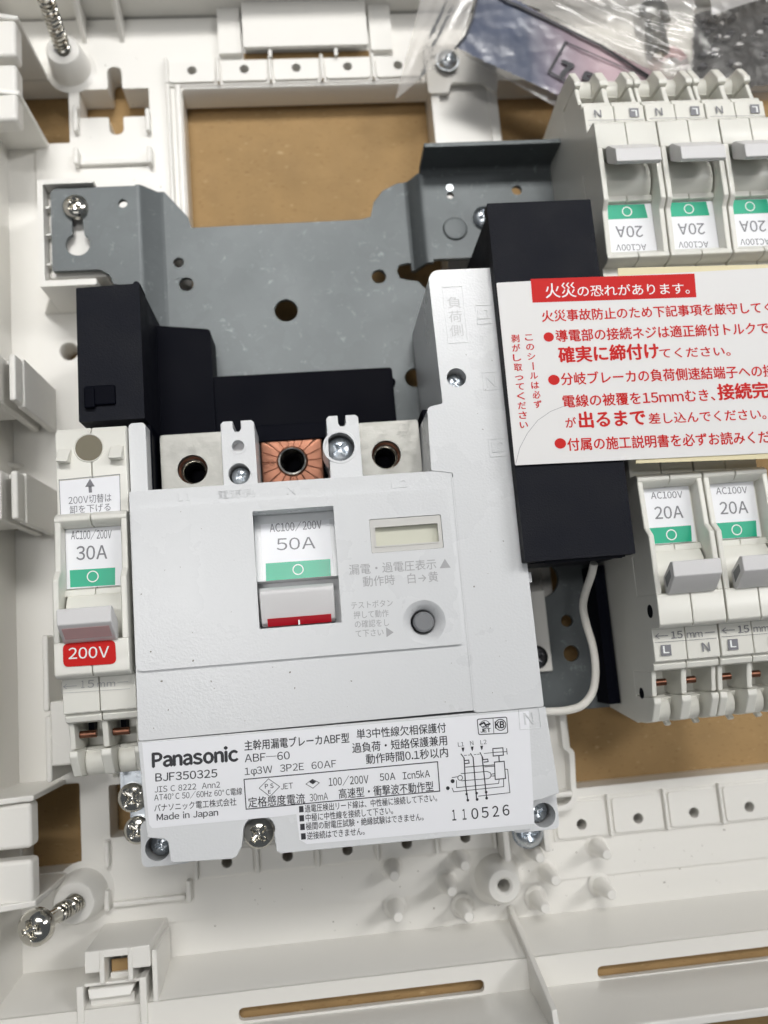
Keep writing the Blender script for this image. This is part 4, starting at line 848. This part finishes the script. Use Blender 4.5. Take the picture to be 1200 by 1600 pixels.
# ================================================================== bags at the top right
def sheet(g, corners, zc, nx, ny, amp, freq, seed, fine=0, ang=None, st=.3):
    """crumpled film: bilinear patch through four pixel corners at heights zc"""
    C = [Vector((*at(*p, z), z)) for p, z in zip(corners, zc)]; vs = []; fs = []
    for j in range(ny+1):
        for i in range(nx+1):
            u, v = i/nx, j/ny
            p = C[0]*(1-u)*(1-v)+C[1]*u*(1-v)+C[2]*u*v+C[3]*(1-u)*v
            q = Vector((p.x*freq+seed, p.y*freq, seed))
            if ang is not None:
                ca, sa = math.cos(ang), math.sin(ang); q = Vector(((p.x*ca+p.y*sa)*freq*st+seed, (-p.x*sa+p.y*ca)*freq, seed))
            d = noise.fractal(q, 1.3, 2.1, 3)*amp + abs(noise.noise(q*2.3+Vector((5, 3, 1))))*amp*fine
            vs.append((p.x, p.y, p.z+d))
    for j in range(ny):
        for i in range(nx): a = j*(nx+1)+i; fs.append((a, a+1, a+nx+2, a+nx+1))
    return g._add(vs, fs)
def bag_print(name, col1, col2, rough=.3):
    """printed pouch: colours run along its length"""
    M = mat(name, col1, rough, bump=.25, bscale=45, bdist=.0006, coat=.5); nt = M.node_tree; b = nt.nodes['Principled BSDF']
    tc = nt.nodes.new('ShaderNodeTexCoord'); sp = nt.nodes.new('ShaderNodeSeparateXYZ'); nt.links.new(tc.outputs['Object'], sp.inputs[0])
    mr = nt.nodes.new('ShaderNodeMapRange'); mr.inputs[1].default_value = -.004; mr.inputs[2].default_value = .014; nt.links.new(sp.outputs[0], mr.inputs[0])
    mx = nt.nodes.new('ShaderNodeMix'); mx.data_type = 'RGBA'; mx.inputs[6].default_value = (*col1, 1); mx.inputs[7].default_value = (*col2, 1); nt.links.new(mr.outputs[0], mx.inputs[0])
    n = nt.nodes.new('ShaderNodeTexNoise'); n.inputs['Scale'].default_value = 55; nt.links.new(tc.outputs['Object'], n.inputs[0])
    m3 = nt.nodes.new('ShaderNodeMix'); m3.data_type = 'RGBA'; m3.blend_type = 'OVERLAY'; m3.inputs[0].default_value = .5; nt.links.new(mx.outputs[2], m3.inputs[6]); nt.links.new(n.outputs['Fac'], m3.inputs[7])
    nt.links.new(m3.outputs[2], b.inputs['Base Color']); return M
bag = thing('printed_parts_bag', 'crumpled clear bag with a black printed frame and large 75, lying behind the upper breakers', 'plastic bag', (*at(830, 60, 8), 4))
MT['pouch'] = bag_print('bag_contents_blue_and_pink', (0.085, 0.10, 0.15), (0.46, 0.34, 0.37))
g = G(); cont = [(713, 74), (728, 55), (738, 30), (750, -14), (782, -14), (860, 30), (940, 70), (1040, 122), (1040, 185), (900, 162)]
def fan(g, poly, z, amp, seed, steps=26):
    C = [Vector(at(*p, z)) for p in poly]; xs = [c.x for c in C]; ys = [c.y for c in C]; n = len(C)
    def ins(x, y):
        r = False; j = n-1
        for i in range(n):
            if (C[i].y > y) != (C[j].y > y) and x < (C[j].x-C[i].x)*(y-C[i].y)/(C[j].y-C[i].y)+C[i].x: r = not r
            j = i
        return r
    X0, X1, Y0, Y1 = min(xs), max(xs), min(ys), max(ys); st_ = .4; idx = {}; vs = []; fs = []
    nx = int((X1-X0)/st_)+1; ny = int((Y1-Y0)/st_)+1
    def vid(i, j):
        if (i, j) not in idx:
            x = X0+i*st_; y = Y0+j*st_; q = Vector((x*.11+seed, y*.11, seed)); idx[(i, j)] = len(vs)
            vs.append((x, y, z+noise.fractal(q, .9, 2.1, 4)*amp))
        return idx[(i, j)]
    for i in range(nx):
        for j in range(ny):
            if ins(X0+(i+.5)*st_, Y0+(j+.5)*st_): fs.append((vid(i, j), vid(i+1, j), vid(i+1, j+1), vid(i, j+1)))
    return g._add(vs, fs)
fan(g, cont, 16, .25, 3.0); g.emit('bag_contents', 'pouch', bag, smooth=True)
ZB = 16.6
q = G(); q.line([(748, -12), (738, 30), (728, 55), (711, 76)], .5, ZB); q.line([(782, -4), (860, 33), (940, 72), (1018, 122)], .75, ZB)
q.line([(884, 66), (1012, 122)], .35, ZB); q.line([(884, 66), (858, 112), (900, 136)], .6, ZB)
q.text('7', (868, 116), (890, 125), 31, ZB, bold=.07); q.text('5', (903, 133), (924, 141), 31, ZB, bold=.06); q.text('4', (936, 147), (958, 155), 31, ZB, bold=.06)
q.text('口目(', (781, 104), (813, 119), 12, ZB-1.5, bold=0); q.text('ME', (799, 112), (813, 118), 11, ZB-1.5, bold=.03); q.text('くロロ', (822, 120), (868, 143), 10, ZB-1.5, bold=0)
q.emit('printed_lettering', 'ink', bag, flat=True)
g = G(); sheet(g, [(796, -40), (1090, -40), (1078, 170), (1030, 122)], (18.5, 21.5, 21.5, 17.5), 120, 90, 1.0, .16, 9, 1.0, ang=math.radians(-30), st=.22); g.emit('bag_film', 'film', bag, smooth=True)
g = G(); fan(g, [(775, -20), (1085, -20), (1080, 150), (1024, 120), (946, 66), (866, 27), (790, -8)], 14.8, .4, 5.0); g.emit('inner_film', 'film_hazy', bag, smooth=True)
g = G(); sheet(g, [(662, -20), (748, -20), (716, 72), (618, 155)], (12, 15, 13, 4), 50, 50, .7, .14, 4, .6, ang=math.radians(62), st=.2); g.emit('bag_corner', 'film_hazy', bag, smooth=True)
g = G(); sheet(g, [(712, 78), (720, 62), (905, 150), (884, 176)], (13, 14.5, 14.5, 13), 60, 8, .2, .1, 2); g.emit('bag_hem', 'film_hazy', bag, smooth=True)
# metal sleeve and red grommet in their bag
sp_ = at(1030, 45, 17)
sl_ = thing('metal_sleeve', 'small grey metal sleeve inside the clear bag', 'metal part', (*sp_, 8))
M = Matrix.Rotation(math.radians(-4), 3, 'Z') @ Matrix.Rotation(math.radians(78), 3, 'X')
g = G(); g.lathe([(1.6, -7.5), (4.4, -7.5), (4.4, -4), (2.9, -3.2), (2.9, 5), (2.5, 5.4), (1.6, 5.4)], (sp_[0], sp_[1], 14), closed=True, M=M); g.emit('sleeve_tube', 'tin', sl_, smooth=True)
g = G(); g.lathe([(0.001, -8), (1.5, -8), (1.5, 6.5), (0.001, 6.8)], (sp_[0], sp_[1], 14), M=M); g.weld().emit('sleeve_pin', 'chrome', sl_, smooth=True)
g = G(); g.lathe([(4.6, -.9), (5.4, 0), (4.6, 1.1), (2.4, 1.3), (2.2, -.9)], (*at(1046, 108, 13), 13), closed=True, M=Matrix.Rotation(.3, 3, 'X')); g.emit('red_grommet', 'pink', None, smooth=True, label='dull red rubber grommet in the clear bag below the metal sleeve', cat='grommet')
# right hand bag with dark parts
rb_ = thing('dark_parts_bag', 'clear bag filled with dark small parts at the top right corner', 'plastic bag', (*at(1150, 50, 8), 4))
MT['darkparts'] = mat('dark_parts', (0.035, 0.033, 0.032), .45, var=.5, vscale=300, bump=.9, bscale=260, bdist=.001)
g = G(); fan(g, [(1085, 20), (1230, -25), (1230, 130), (1075, 140)], 18, 1.2, 6.0); g.emit('dark_contents', 'darkparts', rb_, smooth=True)
for k in range(26):
    x, y = random.uniform(1092, 1200), random.uniform(25, 112); p = at(x, y, 19); g = G(); a = random.uniform(0, 3)
    r1, r2 = random.uniform(.7, 1.5), random.uniform(.3, .8)
    g.prism([(p[0]+r1*math.cos(a+t_)*(1 if i % 2 else .6), p[1]+r2*math.sin(a+t_)) for i, t_ in enumerate((0, 1.2, 2.2, 3.3, 4.3, 5.3))], 18.4, 19.6); g.emit('small_part', MT['darkmetal'] if k % 3 else MT['lever'], rb_, bevel=.15)
g = G(); sheet(g, [(1086, 10), (1260, -60), (1250, 160), (1066, 150)], (22, 23, 23, 22), 70, 60, .5, .09, 21, .8, ang=math.radians(-70), st=.3); g.emit('bag_film', 'film', rb_, smooth=True)
g = G(); sheet(g, [(1105, -30), (1230, -40), (1230, -14), (1112, 24)], (26, 26, 26, 25), 30, 16, .8, .1, 31, .6); g.emit('bag_fold', 'film_hazy', rb_, smooth=True)

# ================================================================== dust and specks on the white plastic
rnd_ = random.Random(11)
def dust(z, X, Y, n, parent, name='dust_specks'):
    g = G()
    for _ in range(n):
        x = rnd_.uniform(*X); y = rnd_.uniform(*Y); r = rnd_.choice([.05, .06, .07, .09, .14]); a = rnd_.uniform(0, 3); e = rnd_.uniform(1, 2.4)
        g._add([(x+math.cos(a)*r*e*math.cos(t)-math.sin(a)*r*math.sin(t), y+math.sin(a)*r*e*math.cos(t)+math.cos(a)*r*math.sin(t), z+.04) for t in (0, 1.2, 2.3, 3.3, 4.4, 5.3)], [tuple(range(6))])
    return g.emit(name, 'dirt', parent, flat=True, kind='stuff')
MT['dirt'] = mat('grime', (0.22, 0.20, 0.17), .8)
dust(41.84, (-30, 25), (-12.5, -2.6), 14, mb); dust(42.52, (-31, -11.5), (-1, 26), 10, mb); dust(42.03, (28, 37), (-12, 60), 14, mb)
dust(0.06, (-22, 90), (-54, -48.5), 40, tray); dust(0.06, (-58, -30), (108, 152), 24, tray); dust(-.48, (-30, 90), (-61.5, -56), 26, tray)
